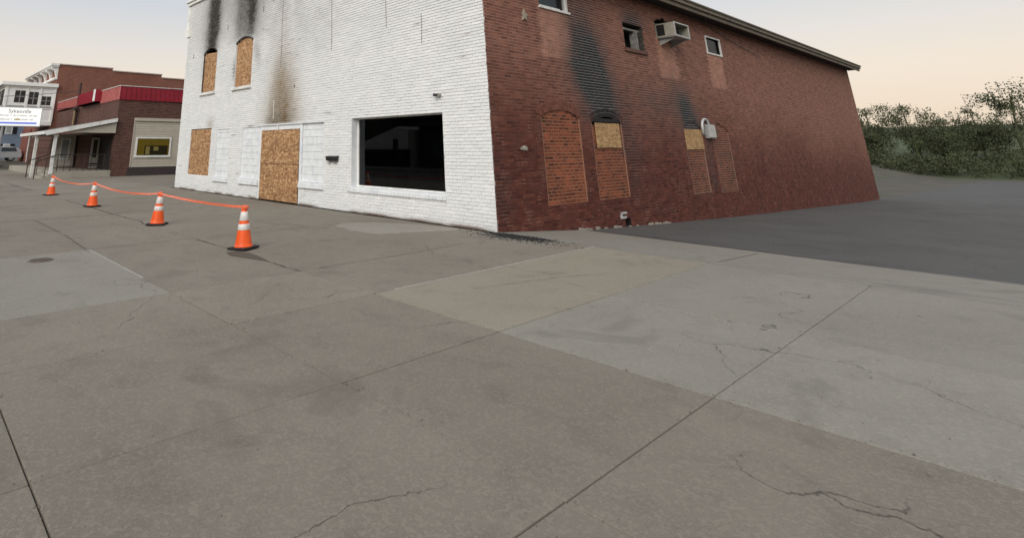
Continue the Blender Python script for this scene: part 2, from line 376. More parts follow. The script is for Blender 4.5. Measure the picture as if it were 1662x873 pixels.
# ------------------------------------------------------------------ brick walls
def arch_R(w_, r): return (w_*w_/4+r*r)/(2*r)
def cut_at(op, z):
    """interval of opening op at height z or None"""
    u0, u1, z0, z1 = op[:4]; r = op[4] if len(op) > 4 else 0
    if z0 <= z <= z1: return (u0, u1)
    if r and z1 < z < z1+r:
        R = arch_R(u1-u0, r); h = math.sqrt(max(0, R*R-(z-(z1+r-R))**2)); m = (u0+u1)/2
        return (m-h, m+h)
def lay(u0, u1, zlo, z1, L, c, openings, keep=None, phase=0.0, jl=.022):
    """courses of cells (ua, ub, za, zb)"""
    out = []; k = math.floor(zlo/c)
    while k*c < z1-1e-6:
        za, zb = max(zlo, k*c), min(z1, (k+1)*c); zm = (za+zb)/2; iv = [(u0, u1)]
        if keep is not None:
            q = cut_at(keep, zm); iv = [q] if q else []
        for op in openings:
            q = cut_at(op, zm)
            if q:
                nv = []
                for a, b in iv:
                    if q[1] <= a or q[0] >= b: nv.append((a, b)); continue
                    if q[0] > a: nv.append((a, q[0]))
                    if q[1] < b: nv.append((q[1], b))
                iv = nv
        off = phase + (L/2 if k % 2 else 0) + jl*.5*math.sin(k*12.9)
        jt = lambda q: off+q*L+jl*math.sin(q*7.31+k*3.77)
        for a, b in iv:
            j = math.floor((a-off)/L)-1
            while jt(j) < b-1e-6:
                ua, ub = max(a, jt(j)), min(b, jt(j+1))
                if ub-ua > .015 and zb-za > .012: out.append((ua, ub, za, zb))
                j += 1
        k += 1
    return out
def put(u, z, nrm, plane):
    if plane == 'front': return np.stack([u, -nrm, z], -1)
    return np.stack([nrm, u, z], -1)
BF = np.array([(0,1,2,3),(4,5,1,0),(5,6,2,1),(6,7,3,2),(7,4,0,3)])
def brick_arrays(cells, plane, field, joint, proud, depth, jit, flip, vj=.0045):
    C = np.array(cells); n = len(C); g = joint/2
    p = proud + rng.uniform(-jit, jit, n); ch = .0035
    gv = np.minimum(g, vj)*rng.uniform(.35, 1.5, n); ua, ub, za, zb = C[:,0]+gv, C[:,1]-gv, C[:,2]+g, C[:,3]-g
    dz = rng.uniform(-.0012, .0012, n); za = za+dz; zb = zb+dz
    U = np.stack([ua+ch, ub-ch, ub-ch, ua+ch, ua, ub, ub, ua], 1); Z = np.stack([za+ch, za+ch, zb-ch, zb-ch, za, za, zb, zb], 1)
    D = np.stack([p]*4+[p-depth]*4, 1)
    D[:, :4] += rng.uniform(-.0012, .0012, (n, 4))
    V = put(U, Z, D, plane)
    var = np.repeat(np.clip(rng.normal(.5, .24, n), 0, 1)[:, None], 8, 1)
    A = field(U, Z, var)
    Fc = BF[:, ::-1] if flip else BF
    return V, A, Fc
def brick_wall(cells, plane, field, m_brick, m_mortar, parent, wall_name, n_single, joint=.010, mdepth=.008, jit=.002, proud=0., bname='brick', limit=None, vj=.0045):
    C = np.array(cells); flip = False
    # backing sheet carrying the mortar
    U = np.stack([C[:,0], C[:,1], C[:,1], C[:,0]], 1); Z = np.stack([C[:,2], C[:,2], C[:,3], C[:,3]], 1)
    V = put(U, Z, np.full_like(U, proud-mdepth), plane); n = len(C)
    A = field(U, Z, np.repeat(rng.uniform(.3, .7, n)[:, None], 4, 1))
    mb = MB(); mb.v = V.reshape(-1, 3).tolist(); mb.f = np.arange(4*n).reshape(n, 4).tolist()
    wall = mb.build(wall_name, m_mortar, parent, attr=A.reshape(-1, 4))
    V, A, Fc = brick_arrays(cells, plane, field, joint, proud, mdepth+.012, jit, flip, vj)
    single = np.zeros(n, bool)
    if n_single:
        ctr = V[:, :4].mean(1) - np.array(CAM); dep = ctr @ np.array(fw)
        x = PP[0] + F_PX*(ctr @ np.array(rt))/dep; y = PP[1] - F_PX*(ctr @ np.array(up2))/dep
        nr = np.array((0, -1, 0)) if plane == 'front' else np.array((1, 0, 0))
        area = (C[:,1]-C[:,0])*(C[:,3]-C[:,2])*np.abs(ctr @ nr)/np.abs(dep)**3
        area[(x < 0) | (x > 1200) | (y < 0) | (y > 443)] = 0
        if limit is not None: area[~limit(C)] = 0
        single[np.argsort(-area)[:n_single]] = True; single &= area > 0
    for i in np.where(single)[0]:
        b = MB(); b.v = V[i].tolist(); b.f = Fc.tolist(); b.build(bname, m_brick, wall, attr=A[i])
    R = ~single; k = int(R.sum())
    if k:
        mb = MB(); mb.v = V[R].reshape(-1, 3).tolist(); mb.f = (np.arange(k)[:, None, None]*8 + Fc[None]).reshape(-1, 4).tolist()
        mb.build('brickwork', m_brick, wall, attr=A[R].reshape(-1, 4), kind='stuff')
    return wall

# ------------------------------------------------------------------ ground
def zg(x, y):
    z = np.interp(y, [-1000, -.2, 3.2, 8, 12.6, 30, 80, 1000], [0, 0, -.24, -.45, -.63, -1.2, -2.2, -2.2])*float(sm(np.float64(x), -16., -3.))
    z += .45*float(1-sm(np.float64(x), -54., -47.)); return float(z)
xs = [-1500,-400,-150,-90,-70,-60,-54,-52,-50.5,-49,-47,-40,-30,-22,-16,-12,-9,-6,-3,-1,0,2,4,8,14,25,60,200,1500]
ys = [-1500,-300,-80,-40,-24,-14,-10,-6,-3,-.2,1,2,3.2,5,8,10,12.6,20,30,45,60,80,150,400,1500]
mb = MB()
for y in ys:
    for x in xs: mb.v.append((x, y, zg(x, y)-.045))
nx = len(xs)
for j in range(len(ys)-1):
    for i in range(nx-1): mb.f.append((j*nx+i, j*nx+i+1, (j+1)*nx+i+1, (j+1)*nx+i))
ground = tag(mb.build('ground', M_EARTH), kind='structure')

pave = tag(MB().quad((-47, -10.4, -.03), (9.5, -10.4, -.03), (9.5, -.2, -.03), (-47, -.2, -.03)).build('sidewalk', M_JOINT), kind='structure')
def slab(x0, x1, y0, y1, m, g=.004, dz=None, parent=pave):
    z = random.uniform(-.003, .003) if dz is None else dz
    b = MB(); b.box(x0+g, x1-g, y0+g, y1-g, -.028, z, .006); return b.build('slab', m, parent)
XC = [-47, -41.5, -36.2, -31, -28.0, -23.6, -18.4, -13.3, -8.15, -3.05, .58, 2.12]
YR = [-10.4, -8.55, -6.65, -4.9, -.20]
for i in range(len(XC)-1):
    for j in range(4):
        m = M_CONCG if (i == 9 and j <= 1) else M_CONC
        if i == 10 and j == 0: m = M_CONCG
        slab(XC[i], XC[i+1], YR[j], YR[j+1], m)
for x0, x1 in ((2.12, 3.85), (3.85, 5.6), (5.6, 7.4), (7.4, 9.4)):
    for y0, y1 in ((-10.4, -8.55), (-8.55, -6.65), (-6.65, -4.9), (-4.9, -3.0), (-3.0, -.2)):
        m = M_CONCB if (x0 < 3 and y0 > -5) else (M_CONCG if (x0 > 3 and y0 > -5) else M_CONC)
        slab(x0, x1, y0, y1, m)
# pale sealed joints
for q in ((-3.0, -.4, -6.659, -6.641), (2.111, 2.129, -4.6, -.2)):
    MB().box(q[0], q[1], q[2], q[3], -.02, .006).build('joint_seal', M_SEAL, pave)
# smooth concrete ramp strip at the mouth of the alley, following the slope
def strip(name, poly, m, lift, nu=14, nv=6, parent=None, kind=None):
    (a, b, c, d) = [np.array(q, float) for q in poly]; b_ = MB()
    for j in range(nv+1):
        for i in range(nu+1):
            s, t = i/nu, j/nv; q = (a*(1-s)+b*s)*(1-t) + (d*(1-s)+c*s)*t; b_.v.append((q[0], q[1], zg(q[0], q[1])+lift))
    for j in range(nv):
        for i in range(nu): k = j*(nu+1)+i; b_.f.append((k, k+1, k+nu+2, k+nu+1))
    return tag(b_.build(name, m, parent), kind=kind)
ramp_o = strip('driveway_apron', [(0, -.19), (20, -.19), (20, 1.4), (0, 3.12)], M_CONCG, 0.0, kind='structure')
strip('joint_seal', [(2.1, .03), (9, .45), (9, .475), (2.1, .055)], M_SEAL, .004, 20, 1, parent=ramp_o)
strip('joint_line', [(3.86, .1), (3.87, .1), (3.66, 2.4), (3.65, 2.4)], M_JOINT, .004, 1, 10, parent=ramp_o)
strip('alley_road', [(0, 3.10), (20, 1.38), (60, 86), (0, 86)], M_ASPH, -.006, 10, 60, kind='structure')
strip('asphalt_edge', [(0, 3.06), (20, 1.34), (20, 1.42), (0, 3.18)], M_BLACK, .002, 20, 1, kind='structure')
strip('parking_lot', [(-28.9, -.2), (-17.1, -.2), (-17.1, 30), (-28.9, 30)], M_CONC, -.004, 8, 14, kind='structure')
# kerb and street behind the camera
MB().box(-120, 60, -10.6, -10.41, -.16, .0, .012).build('kerb', M_CONCG)['kind'] = 'structure'
MB().quad((-400, -19.4, -.02), (200, -19.4, -.02), (200, -10.61, -.02), (-400, -10.61, -.02)).build('road', M_ASPH)['kind'] = 'structure'
MB().box(-120, 60, -23, -19.41, -.16, .03, .0).build('far_sidewalk', M_CONC)['kind'] = 'structure'
MB().quad((-110, -8, .43), (-49.5, -8, .43), (-49.5, -2.6, .43), (-110, -2.6, .43)).build('side_street', M_ASPH)['kind'] = 'structure'

# worn patch of concrete by the shop window
bm = bmesh.new(); pts = [(-2.78,-1.93),(-2.95,-1.45),(-2.45,-.88),(-1.7,-.52),(-.95,-.30),(-.62,-.42),(-.80,-.95),(-1.05,-1.55),(-1.33,-2.02),(-1.95,-2.10)]
fine_ = []
for i in range(len(pts)):
    a, b = pts[i], pts[(i+1) % len(pts)]
    for k in range(5):
        t = k/5; fine_.append((a[0]+(b[0]-a[0])*t+random.uniform(-.03,.03), a[1]+(b[1]-a[1])*t+random.uniform(-.03,.03)))
MB().prism(fine_, 2, -.02, .009).build('worn_patch', M_PATCH, pave)
# open crack lines (irregular dark gaps along the joints)
def crack(pts, w_, name='crack'):
    b = MB(); P = []
    for i in range(len(pts)-1):
        a, c = Vector((*pts[i], 0)), Vector((*pts[i+1], 0)); n_ = max(2, int((c-a).length/.06))
        for k in range(n_): P.append(a+(c-a)*(k/n_)+Vector((random.uniform(-.008,.008), random.uniform(-.008,.008), 0)))
    P.append(Vector((*pts[-1], 0)))
    for i in range(len(P)-1):
        d = (P[i+1]-P[i]).normalized(); nn = Vector((-d.y, d.x, 0)); wa = w_*random.uniform(.12, .85)
        b.quad(*[q+Vector((0, 0, .0075)) for q in (P[i]-nn*wa, P[i+1]-nn*wa, P[i+1]+nn*wa, P[i]+nn*wa)])
    b.build(name, M_JOINT, pave)
crack([(-2.9,-4.9),(-1.1,-4.87),(.3,-4.93),(.58,-4.9)], .012); crack([(-3.05,-6.6),(-3.06,-4.9),(-3.04,-3.0)], .010); crack([(-3.05,-3.0),(-3.0,-2.0),(-2.78,-1.93)], .009)
crack([(-8.1,-4.9),(-6.2,-4.83),(-5.6,-4.95)], .016); crack([(-13.2,-4.95),(-11.2,-4.88),(-8.15,-4.9)], .02)
crack([(-8.15,-7.3),(-8.12,-6.0),(-8.15,-4.7)], .010); crack([(-13.3,-6.7),(-13.25,-4.6)], .014); crack([(-26.5,-5.0),(-21.5,-5.05),(-19,-4.95)], .03)
crack([(-3.0,-6.7),(-5.0,-6.6),(-8.1,-6.62)], .009); crack([(.58,-4.6),(.6,-3.3),(.57,-2.4),(.5,-1.6)], .008); crack([(-.7,-2.6),(0.2,-2.2),(.9,-2.7),(1.6,-2.5)], .006)
crack([(2.7,-3.9),(3.0,-2.6),(3.3,-1.9)], .005)
# dark stain pit beside the nearest cone
bm_pts = [(-1.35,-5.05),(-1.05,-5.12),(-.55,-4.98),(-.30,-4.90),(-.60,-4.84),(-1.05,-4.80),(-1.33,-4.90)]
MB().prism(bm_pts, 2, .0, .0085).build('dirt_patch', concrete('oily_concrete', (.075, .062, .048), (.11, .095, .075)), pave)

# burnt debris by the corner
b = MB()
for k in range(3600):
    if random.random() < .70: x, y = random.gauss(.72, .27), random.gauss(-.22, .09)
    else: x, y = random.gauss(.65, .45), random.gauss(-.36, .18)
    if y > -.04 and x < .05: continue
    if y > .25: continue
    s = random.uniform(.006, .026)*(1.5 if random.random() < .06 else 1); a = random.uniform(0, 6.28); h = s*random.uniform(.25, .6); z0 = zg(x, y)+.001
    c_, s_ = math.cos(a)*s, math.sin(a)*s; e = random.uniform(.4, 1)
    bb = len(b.v)
    b.v += [(x+c_, y+s_, z0), (x-s_*e, y+c_*e, z0), (x-c_, y-s_, z0), (x+s_*e, y-c_*e, z0), (x+random.uniform(-.3,.3)*s, y, z0+h)]
    b.f += [(bb, bb+1, bb+4), (bb+1, bb+2, bb+4), (bb+2, bb+3, bb+4), (bb+3, bb, bb+4)]
deb = b.build('burnt_debris', M_DARK); tag(deb, 'scatter of black burnt debris on the concrete at the building corner', 'debris', kind='stuff')

# loose grit and crumbs, thicker along the joints and the wall foot
b = MB()
for k in range(5200):
    q = random.random()
    if q < .40: x, y = random.uniform(-17, 0), -abs(random.gauss(.02, .10))
    elif q < .62: x, y = random.uniform(-8, 8), random.choice(YR[1:4])+random.gauss(0, .03)
    elif q < .78: x, y = random.choice((-8.15, -3.05, .58, 2.12, 3.85, 5.6))+random.gauss(0, .03), random.uniform(-9, -.3)
    else: x, y = random.uniform(-6, 8.5), random.uniform(-9.5, -.3)
    sz = random.uniform(.002, .006)*(1.8 if random.random() < .08 else 1); z0 = .003; a = random.uniform(0, 6.28); c_, s_ = math.cos(a)*sz, math.sin(a)*sz; bb = len(b.v)
    b.v += [(x+c_, y+s_, z0), (x-s_, y+c_*.8, z0), (x-c_*.9, y-s_, z0), (x+s_*.7, y-c_, z0), (x, y, z0+sz*.9)]
    b.f += [(bb, bb+1, bb+4), (bb+1, bb+2, bb+4), (bb+2, bb+3, bb+4), (bb+3, bb, bb+4)]
tag(b.build('grit', plain('grit', (.16, .14, .115), .9, 0, .6, 300)), kind='stuff')

# ------------------------------------------------------------------ corner building
BW, BZ, SD = -17.05, 8.05, 34.0
bld = empty('brick_building', (-8.5, 0, 0), 'two storey corner building, front painted white, red brick side, soot above boarded windows', 'building')
FR = [(-15.05,-13.75,3.76,5.34,.24), (-12.04,-10.68,3.74,5.40,.17), (-15.74,-13.73,.54,2.31), (-13.2,-12.07,.40,2.29), (-11.08,-9.80,.40,2.29),
      (-9.80,-7.25,-.2,2.28), (-7.25,-6.03,.46,2.31), (-4.70,-1.35,.58,2.34)]
cells = lay(BW, 0.0, -.02, BZ, .245, .0705, FR)
front = brick_wall(cells, 'front', front_field, MW, MW, bld, 'front_wall', 210, joint=.0138, mdepth=.0175, jit=.0032, vj=.0044)
SO = [(1.80,3.42,.35,2.24,.18), (3.95,5.48,.32,2.16,.17), (9.36,10.70,.23,2.10,.24), (11.50,13.02,.15,2.06,.24),
      (2.16,3.44,4.89,5.85), (6.32,7.52,4.32,5.07), (8.45,9.75,4.86,5.38,.16), (12.42,13.75,4.79,5.38), (5.05,5.32,-.33,-.12)]
cells = lay(0.0, SD, -1.5, 6.30, .222, .0705, SO)
cells = [q for q in cells if q[3] > zg(0, q[0])-.12]
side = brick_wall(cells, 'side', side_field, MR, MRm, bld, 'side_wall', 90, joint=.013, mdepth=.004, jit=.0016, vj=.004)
# hidden sides, parapet, roof, inner faces
b = MB(); b.quad((BW, 0.02, -.1), (BW, SD, -.1), (BW, SD, 6.9), (BW, .02, 6.9)); b.quad((BW, SD, -1.5), (0, SD, -1.5), (0, SD, 6.3), (BW, SD, 6.3))
b.build('rear_wall', far_brick('rear_brick', 0, (.11,.04,.03), (.16,.06,.045), (.2,.15,.12)), bld)
b = MB(); b.quad((BW, .38, 6.2), (0, .38, 6.2), (0, SD, 6.05), (BW, SD, 6.05)); b.build('roof', M_DARK, bld)
b = MB(); b.box(BW, -.012, .36, .40, 6.0, BZ); b.quad((-.006, .02, 6.3), (-.006, .36, 6.3), (-.006, .36, BZ), (-.006, .02, BZ)); b.build('parapet_back', M_INT, bld)
b = MB(); b.box(BW-.28, .14, -.16, .44, BZ, BZ+.10, .015); b.box(BW-.18, .08, -.09, -.014, BZ-.14, BZ, .01); b.build('parapet_cap', M_WHITE, bld)
b = MB(); b.prism([(BW-.34, 6.80), (BW-.34, 6.66), (BW-.14, 6.42), (BW+.28, 6.42), (BW+.28, 6.80)], 1, -.055, .34); b.build('corbel', M_WHITE, bld)
b = MB(); b.box(BW-.30, BW-.002, -.004, .32, 6.80, BZ); b.build('pilaster_head', M_WHITE, bld)
# rooms behind the openings
b = MB(); b.box(-16.9, -.1, 5.0, 5.1, 0, 6.0); b.quad((-16.9, .3, 3.0), (-.1, .3, 3.0), (-.1, 33, 3.0), (-16.9, 33, 3.0)); b.box(-6.4, -6.3, .3, 5, 0, 3); b.build('added_inner_wall', M_INT, bld)  # dark partition added so little light shows through the glass
MB().quad((-17, .2, .01), (-.05, .2, .01), (-.05, 33, .01), (-17, 33, .01)).build('inner_floor', M_INT, bld)

def reveal(op, plane, depth, m, name, parent=bld, back=None):
    """jambs, head (straight or arched) and sill lining of an opening"""
    u0, u1, z0, z1 = op[:4]; r = op[4] if len(op) > 4 else 0
    pts = [(u0, z0), (u1, z0), (u1, z1)]
    if r:
        R = arch_R(u1-u0, r); cz = z1+r-R; mu = (u0+u1)/2; a0 = math.asin((u1-u0)/2/R)
        for k in range(1, 12): a = a0-2*a0*k/12; pts.append((mu+R*math.sin(a), cz+R*math.cos(a)))
    pts.append((u0, z1))
    b = MB(); n = len(pts)
    for i in range(n):
        a, c = pts[i], pts[(i+1) % n]; q = []
        for (p_, d) in ((a, .012), (c, .012), (c, -depth), (a, -depth)):
            q.append(tuple(put(np.float64(p_[0]), np.float64(p_[1]), np.float64(d-.016), plane)))
        b.quad(*q)
    o = b.build(name, m, parent)
    return pts
def board(pts, plane, d0, th, m, name, label=None, parent=bld):
    b = MB(); P = [put(np.float64(u), np.float64(z), np.float64(-d0), plane) for u, z in pts]; Q = [put(np.float64(u), np.float64(z), np.float64(-d0-th), plane) for u, z in pts]
    b.quad(*P); b.quad(*Q[::-1]); n = len(pts)
    for i in range(n): b.quad(P[i], P[(i+1) % n], Q[(i+1) % n], Q[i])
    return b.build(name, m, parent, label=label)
def rect(u0, u1, z0, z1): return [(u0, z0), (u1, z0), (u1, z1), (u0, z1)]
def arc_top(u0, u1, z1, r, n=12):
    R = arch_R(u1-u0, r); cz = z1+r-R; mu = (u0+u1)/2; a0 = math.asin((u1-u0)/2/R); return [(mu+R*math.sin(a0-2*a0*k/n), cz+R*math.cos(a0-2*a0*k/n)) for k in range(n+1)]

# upper front windows
for i, op in enumerate(FR[:2]):
    u0, u1, z0, z1, r = op
    reveal(op, 'front', .26, M_BLOCK if i else M_CHAR, 'window_reveal')
    top = arc_top(u0+.02, u1-.02, z1+.01, r-.03) if i else [(u1-.02, z1-.0), ((u0+u1)/2, z1+.035), (u0+.02, z1+.06)]
    board([(u0+.02, z0+.04), (u1-.02, z0+.04)]+top, 'front', .05, .012, M_OSB, 'window_board',
          'plywood board with arched top, upper window nearer the shop window' if i else 'plywood board with sooty gap above it, upper window by the left edge')
    MB().box(u0-.10, u1+.08, -.075, .14, z0-.10, z0+.005, .008).build('window_sill', M_WHITE, bld)
    # thin arched hood line
    R = arch_R(u1-u0, r); cz = z1+r-R; mu = (u0+u1)/2; a0 = math.asin((u1-u0)/2/R); b = MB()
    for k in range(12):
        q = []
        for kk, rr in ((k, R-.005), (k+1, R-.005), (k+1, R+.045), (k, R+.045)): a = -a0+2*a0*kk/12; q.append((mu+rr*math.sin(a), cz+rr*math.cos(a)))
        b.prism(q, 1, -.016, .05)
    b.build('arch_hood', M_CHAR, bld)
# ground floor front: left boarded window
reveal(FR[2], 'front', .10, M_BLOCK, 'window_reveal')
board(rect(-15.73, -13.74, .55, 1.40), 'front', .018, .012, M_OSB, 'window_board', 'lower plywood sheet on the leftmost ground floor window'); board(rect(-15.73, -13.74, 1.405, 2.305), 'front', .016, .012, M_OSB, 'window_board', 'upper plywood sheet on the leftmost ground floor window')
# block filled openings, each block a piece
def block_fill(u0, u1, z0, z1, rows, cols, rec, zs):
    back = MB(); back.box(u0, u1, rec+.017, rec+.06, z0, z1); pan = back.build('block_infill', M_BLOCK, bld)
    H = (z1-z0)/rows; Wd = (u1-u0)/cols
    for r_ in range(rows):
        off = Wd/2 if r_ % 2 else 0; x = u0-off
        while x < u1-1e-4:
            a, c = max(u0, x), min(u1, x+Wd)
            if c-a > .03: MB().box(a+.005, c-.005, rec+random.uniform(-.002,.002), rec+.045, z0+r_*H+.007, z0+(r_+1)*H-.007, .004).build('block', M_BLOCK, pan)
            x += Wd
    MB().box(u0-.06, u1+.06, -.06, rec+.05, zs, zs+.085, .006).build('window_sill', M_BLOCK, bld); MB().box(u0-.06, u1+.06, -.045, rec+.05, zs+.088, z0-.003, .006).build('window_sill', M_BLOCK, bld)
block_fill(-13.2, -12.07, .56, 2.14, 8, 2, .035, .40); block_fill(-11.08, -9.80, .58, 2.28, 8, 2, .03, .40); block_fill(-7.18, -6.03, .62, 2.30, 8, 3, .05, .46)
MB().box(-13.2, -12.07, .03, .08, 2.145, 2.285, .004).build('block', M_BLOCK, bld)
for op in (FR[3], FR[4], FR[6]): reveal(op, 'front', .10, M_BLOCK, 'window_reveal')
# boarded double door
board(rect(-9.65, -7.32, .015, 1.085), 'front', -.005, .014, M_OSB, 'door_board', 'lower plywood sheet across the doorway'); board(rect(-9.66, -7.31, 1.095, 2.135), 'front', -.003, .014, M_OSB, 'door_board', 'upper plywood sheet across the doorway')
b = MB(); b.box(-9.80, -9.67, .015, .10, 0, 2.28, .004); b.box(-7.30, -7.19, .01, .10, 0, 2.28, .004); b.box(-9.67, -7.30, .02, .10, 2.14, 2.28, .004); b.build('door_frame', M_BLOCK, bld)
MB().box(-9.9, -6.0, -.022, .08, 2.285, 2.325, .004).build('lintel', M_BLOCK, bld)
MB().box(-8.62, -8.58, -.02, .0, 2.13, 2.27).build('bracket', M_WHITE, bld); MB().box(-8.945, -8.92, -.012, -.003, 2.5, 3.1).build('paint_run', M_WHITE, bld)
# shop window
sw = bld
RC = .225
b = MB(); b.quad((-4.70,-.001,.58),(-4.70,RC,.58),(-4.70,RC,2.34),(-4.70,-.001,2.34)); b.quad((-1.35,RC,.58),(-1.35,-.001,.58),(-1.35,-.001,2.34),(-1.35,RC,2.34)); b.quad((-4.7,-.001,2.34),(-4.7,RC,2.34),(-1.35,RC,2.34),(-1.35,-.001,2.34))
b.build('window_reveal', M_BLOCK, bld)
win = MB().quad((-4.70, RC, .60), (-1.35, RC, .60), (-1.35, RC, 2.33), (-4.70, RC, 2.33)).build('shop_window', M_GLASS, bld, label='large dark plate glass shop window')
b = MB(); b.box(-4.70, -4.655, RC-.03, RC+.03, .6, 2.34, .004); b.box(-1.395, -1.35, RC-.03, RC+.03, .6, 2.34, .004); b.box(-4.655, -1.395, RC-.03, RC+.03, 2.305, 2.34, .004); b.box(-4.655, -1.395, RC-.03, RC+.03, .6, .635, .004); b.build('window_frame', M_WHITE, win)
b = MB(); b.box(-4.72, -1.33, -.02, RC+.02, .555, .605, .006); b.build('window_sill', M_BLOCK, win)
nbr = 34
for k in range(nbr):
    a = -4.86+k*(3.55/nbr); MB().box(a+.005, a+3.55/nbr-.005, -.038+random.uniform(-.004,.004), .05, .475, .556, .004).build('sill_brick', M_BLOCK, win)
# hairline seams of older openings on the white wall
for u, a, c_ in ((-8.62, 4.15, 6.9), (-5.72, 4.33, 7.6), (-3.25, 4.6, 5.6), (-1.93, 4.0, 4.6)):
    b = MB(); z = a
    while z < c_: b.box(u-.007+.01*math.sin(z*3), u+.007+.01*math.sin(z*3), -.005, .02, z, z+.1); z += .1
    b.build('wall_seam', M_STEEL, bld)
for u, z, h in ((-10.0, 6.3, .22), (-9.3, 6.55, .2), (-11.8, 6.3, .3), (-11.0, 6.4, .3), (-16.2, 5.35, .2), (-7.6, 7.2, .3), (-7.7, 3.4, .09), (-12.9, 6.1, .2)):
    MB().box(u-.014, u+.014, -.006, .02, z, z+h).build('wall_scar', M_CHAR, bld)

# side wall openings -------------------------------------------------
def arch_bricks(op, n, ht, m, name='arch_brick'):
    u0, u1, z0, z1, r = op; wd = u1-u0+.06; R = arch_R(wd, r); cz = z1+r-R; mu = (u0+u1)/2; a0 = math.asin(wd/2/R)
    for row in range(2):
        nn = n
        for k in range(nn):
            a, c_ = -a0+2*a0*(k+.06)/nn, -a0+2*a0*(k+.94)/nn; r1 = R+row*(ht/2)+.004; r2 = R+(row+1)*(ht/2)-.006
            q = [(mu+rr*math.sin(t), cz+rr*math.cos(t)) for t, rr in ((a, r1), (c_, r1), (c_, r2), (a, r2))]
            b = MB(); b.prism(q, 0, -.01, .007+random.uniform(-.001, .003)); V = np.array(b.v); at = side_field(V[:,1], V[:,2], np.full(len(V), random.uniform(.2, .8)))
            b.build(name, m, side, attr=at)
        if row == 0:
            b = MB(); q = [(mu+(R)*math.sin(-a0+2*a0*k/14), cz+R*math.cos(-a0+2*a0*k/14)) for k in range(15)] + [(mu+(R+ht)*math.sin(a0-2*a0*k/14), cz+(R+ht)*math.cos(a0-2*a0*k/14)) for k in range(15)]
            for k in range(14): b.prism([q[k], q[k+1], q[28-k], q[29-k]], 0, -.02, .0035)
            V = np.array(b.v); b.build('arch_mortar', MRm, side, attr=side_field(V[:,1], V[:,2], np.full(len(V), .5)))
for op, n in ((SO[0], 17), (SO[1], 16)): arch_bricks(op, n, .21, MR)
for i, op in enumerate(SO[:4]):
    reveal(op, 'side', .12, MRm, 'window_reveal')
    c4 = lay(op[0], op[1], op[2], op[3]+op[4], .212, .0725, [], keep=op, phase=.05)
    if i == 1: c4 = [q for q in c4 if q[3] < 2.12]
    brick_wall(c4, 'side', infill_field, MI if i < 3 else MI, MIm, bld, 'brick_infill', 200 if i == 0 else 0, joint=.015, mdepth=.004, proud=-.022, jit=.0015, bname='infill_brick', vj=.0075)
    # pale mortar margin round the infill
    u0, u1, z0, z1, r = op; b = MB()
    for q in (rect(u0-.005, u0+.03, z0, z1), rect(u1-.03, u1+.005, z0, z1), rect(u0, u1, z0-.03, z0+.005)): b.prism(q, 0, -.03, -.008 if i < 3 else -.016)
    V = np.array(b.v); b.build('mortar_margin', MIm, bld, attr=infill_field(V[:,1], V[:,2], np.full(len(V), .4)))
for op in (SO[1],): # burnt hollow above the boards
    MB().box(-.30, -.10, op[0], op[1], 1.9, op[3]+op[4]).build('burnt_cavity', M_DARK, bld)
board(rect(4.10, 5.31, 1.555, 2.16), 'side', -.014, .012, M_OSBy, 'window_board', 'small plywood board under the tall soot plume on the side wall')
board(rect(9.36, 10.68, 1.49, 2.10), 'side', -.014, .012, M_OSBy, 'window_board', 'small plywood board beside the meter box on the side wall')
# char lintel timbers
MB().box(-.06, .012, 4.05, 5.4, 2.18, 2.27, .008).build('charred_lintel', M_DARK, bld)
# upper side windows
reveal(SO[4], 'side', .20, M_WHITE, 'window_reveal')
wb = MB(); wb.box(-.12, -.06, 2.16, 2.22, 4.9, 5.85); wb.box(-.12, -.06, 3.36, 3.44, 4.9, 5.85); wb.box(-.12, -.06, 2.22, 3.36, 4.9, 4.96); wb.box(-.03, .04, 2.12, 3.48, 4.845, 4.895); wb.box(-.02, .02, 3.30, 3.345, 4.9, 5.85); wd_ = wb.build('window_frame', M_WHITE, bld)
MB().quad((-.09, 2.22, 4.96), (-.09, 3.30, 4.96), (-.09, 3.30, 5.85), (-.09, 2.22, 5.85)).build('pane', M_GLASS2, wd_)
MB().quad((-.16, 2.2, 4.9), (-.16, 3.4, 4.9), (-.16, 3.4, 5.85), (-.16, 2.2, 5.85)).build('curtain', plain('grey_blue_curtain', (.42, .47, .52), .8), wd_)
MB().box(-.10, -.03, 3.17, 3.235, 4.9, 5.85).build('sash', M_DARK, wd_)
# burnt open window
reveal(SO[5], 'side', .30, M_CHAR, 'window_reveal')
b = MB(); b.box(-.20, -.10, 6.34, 7.50, 4.90, 4.96); b.box(-.26, -.06, 7.20, 7.30, 4.33, 4.92); b.box(-.22, -.12, 6.32, 6.38, 4.33, 4.95); wf = b.build('window_frame', plain('scorched_white_frame', (.22, .21, .195), .8, 0, .5, 9, dirt=(.03, .027, .025)), bld)
b = MB(); b.prism([(7.30, 4.34), (7.46, 4.34), (7.40, 4.9), (7.30, 4.95)], 0, -.24, -.16); b.build('torn_lining', M_BEIGE, wf)
MB().box(-.10, .055, 6.25, 7.60, 4.20, 4.31, .01).build('window_sill', plain('brown_sill', (.12, .06, .045), .8, 0, .3), bld)
for z in (4.36, 4.48, 4.66, 4.82, 4.95): MB().box(-.05, .004, 7.53, 7.57, z, z+.06).build('char_stub', M_DARK, bld)
MB().box(-.62, -.42, 6.0, 8.0, 4.1, 5.4).build('dark_backing', M_DARK, bld)  # black box added close behind the burnt window to keep it dark
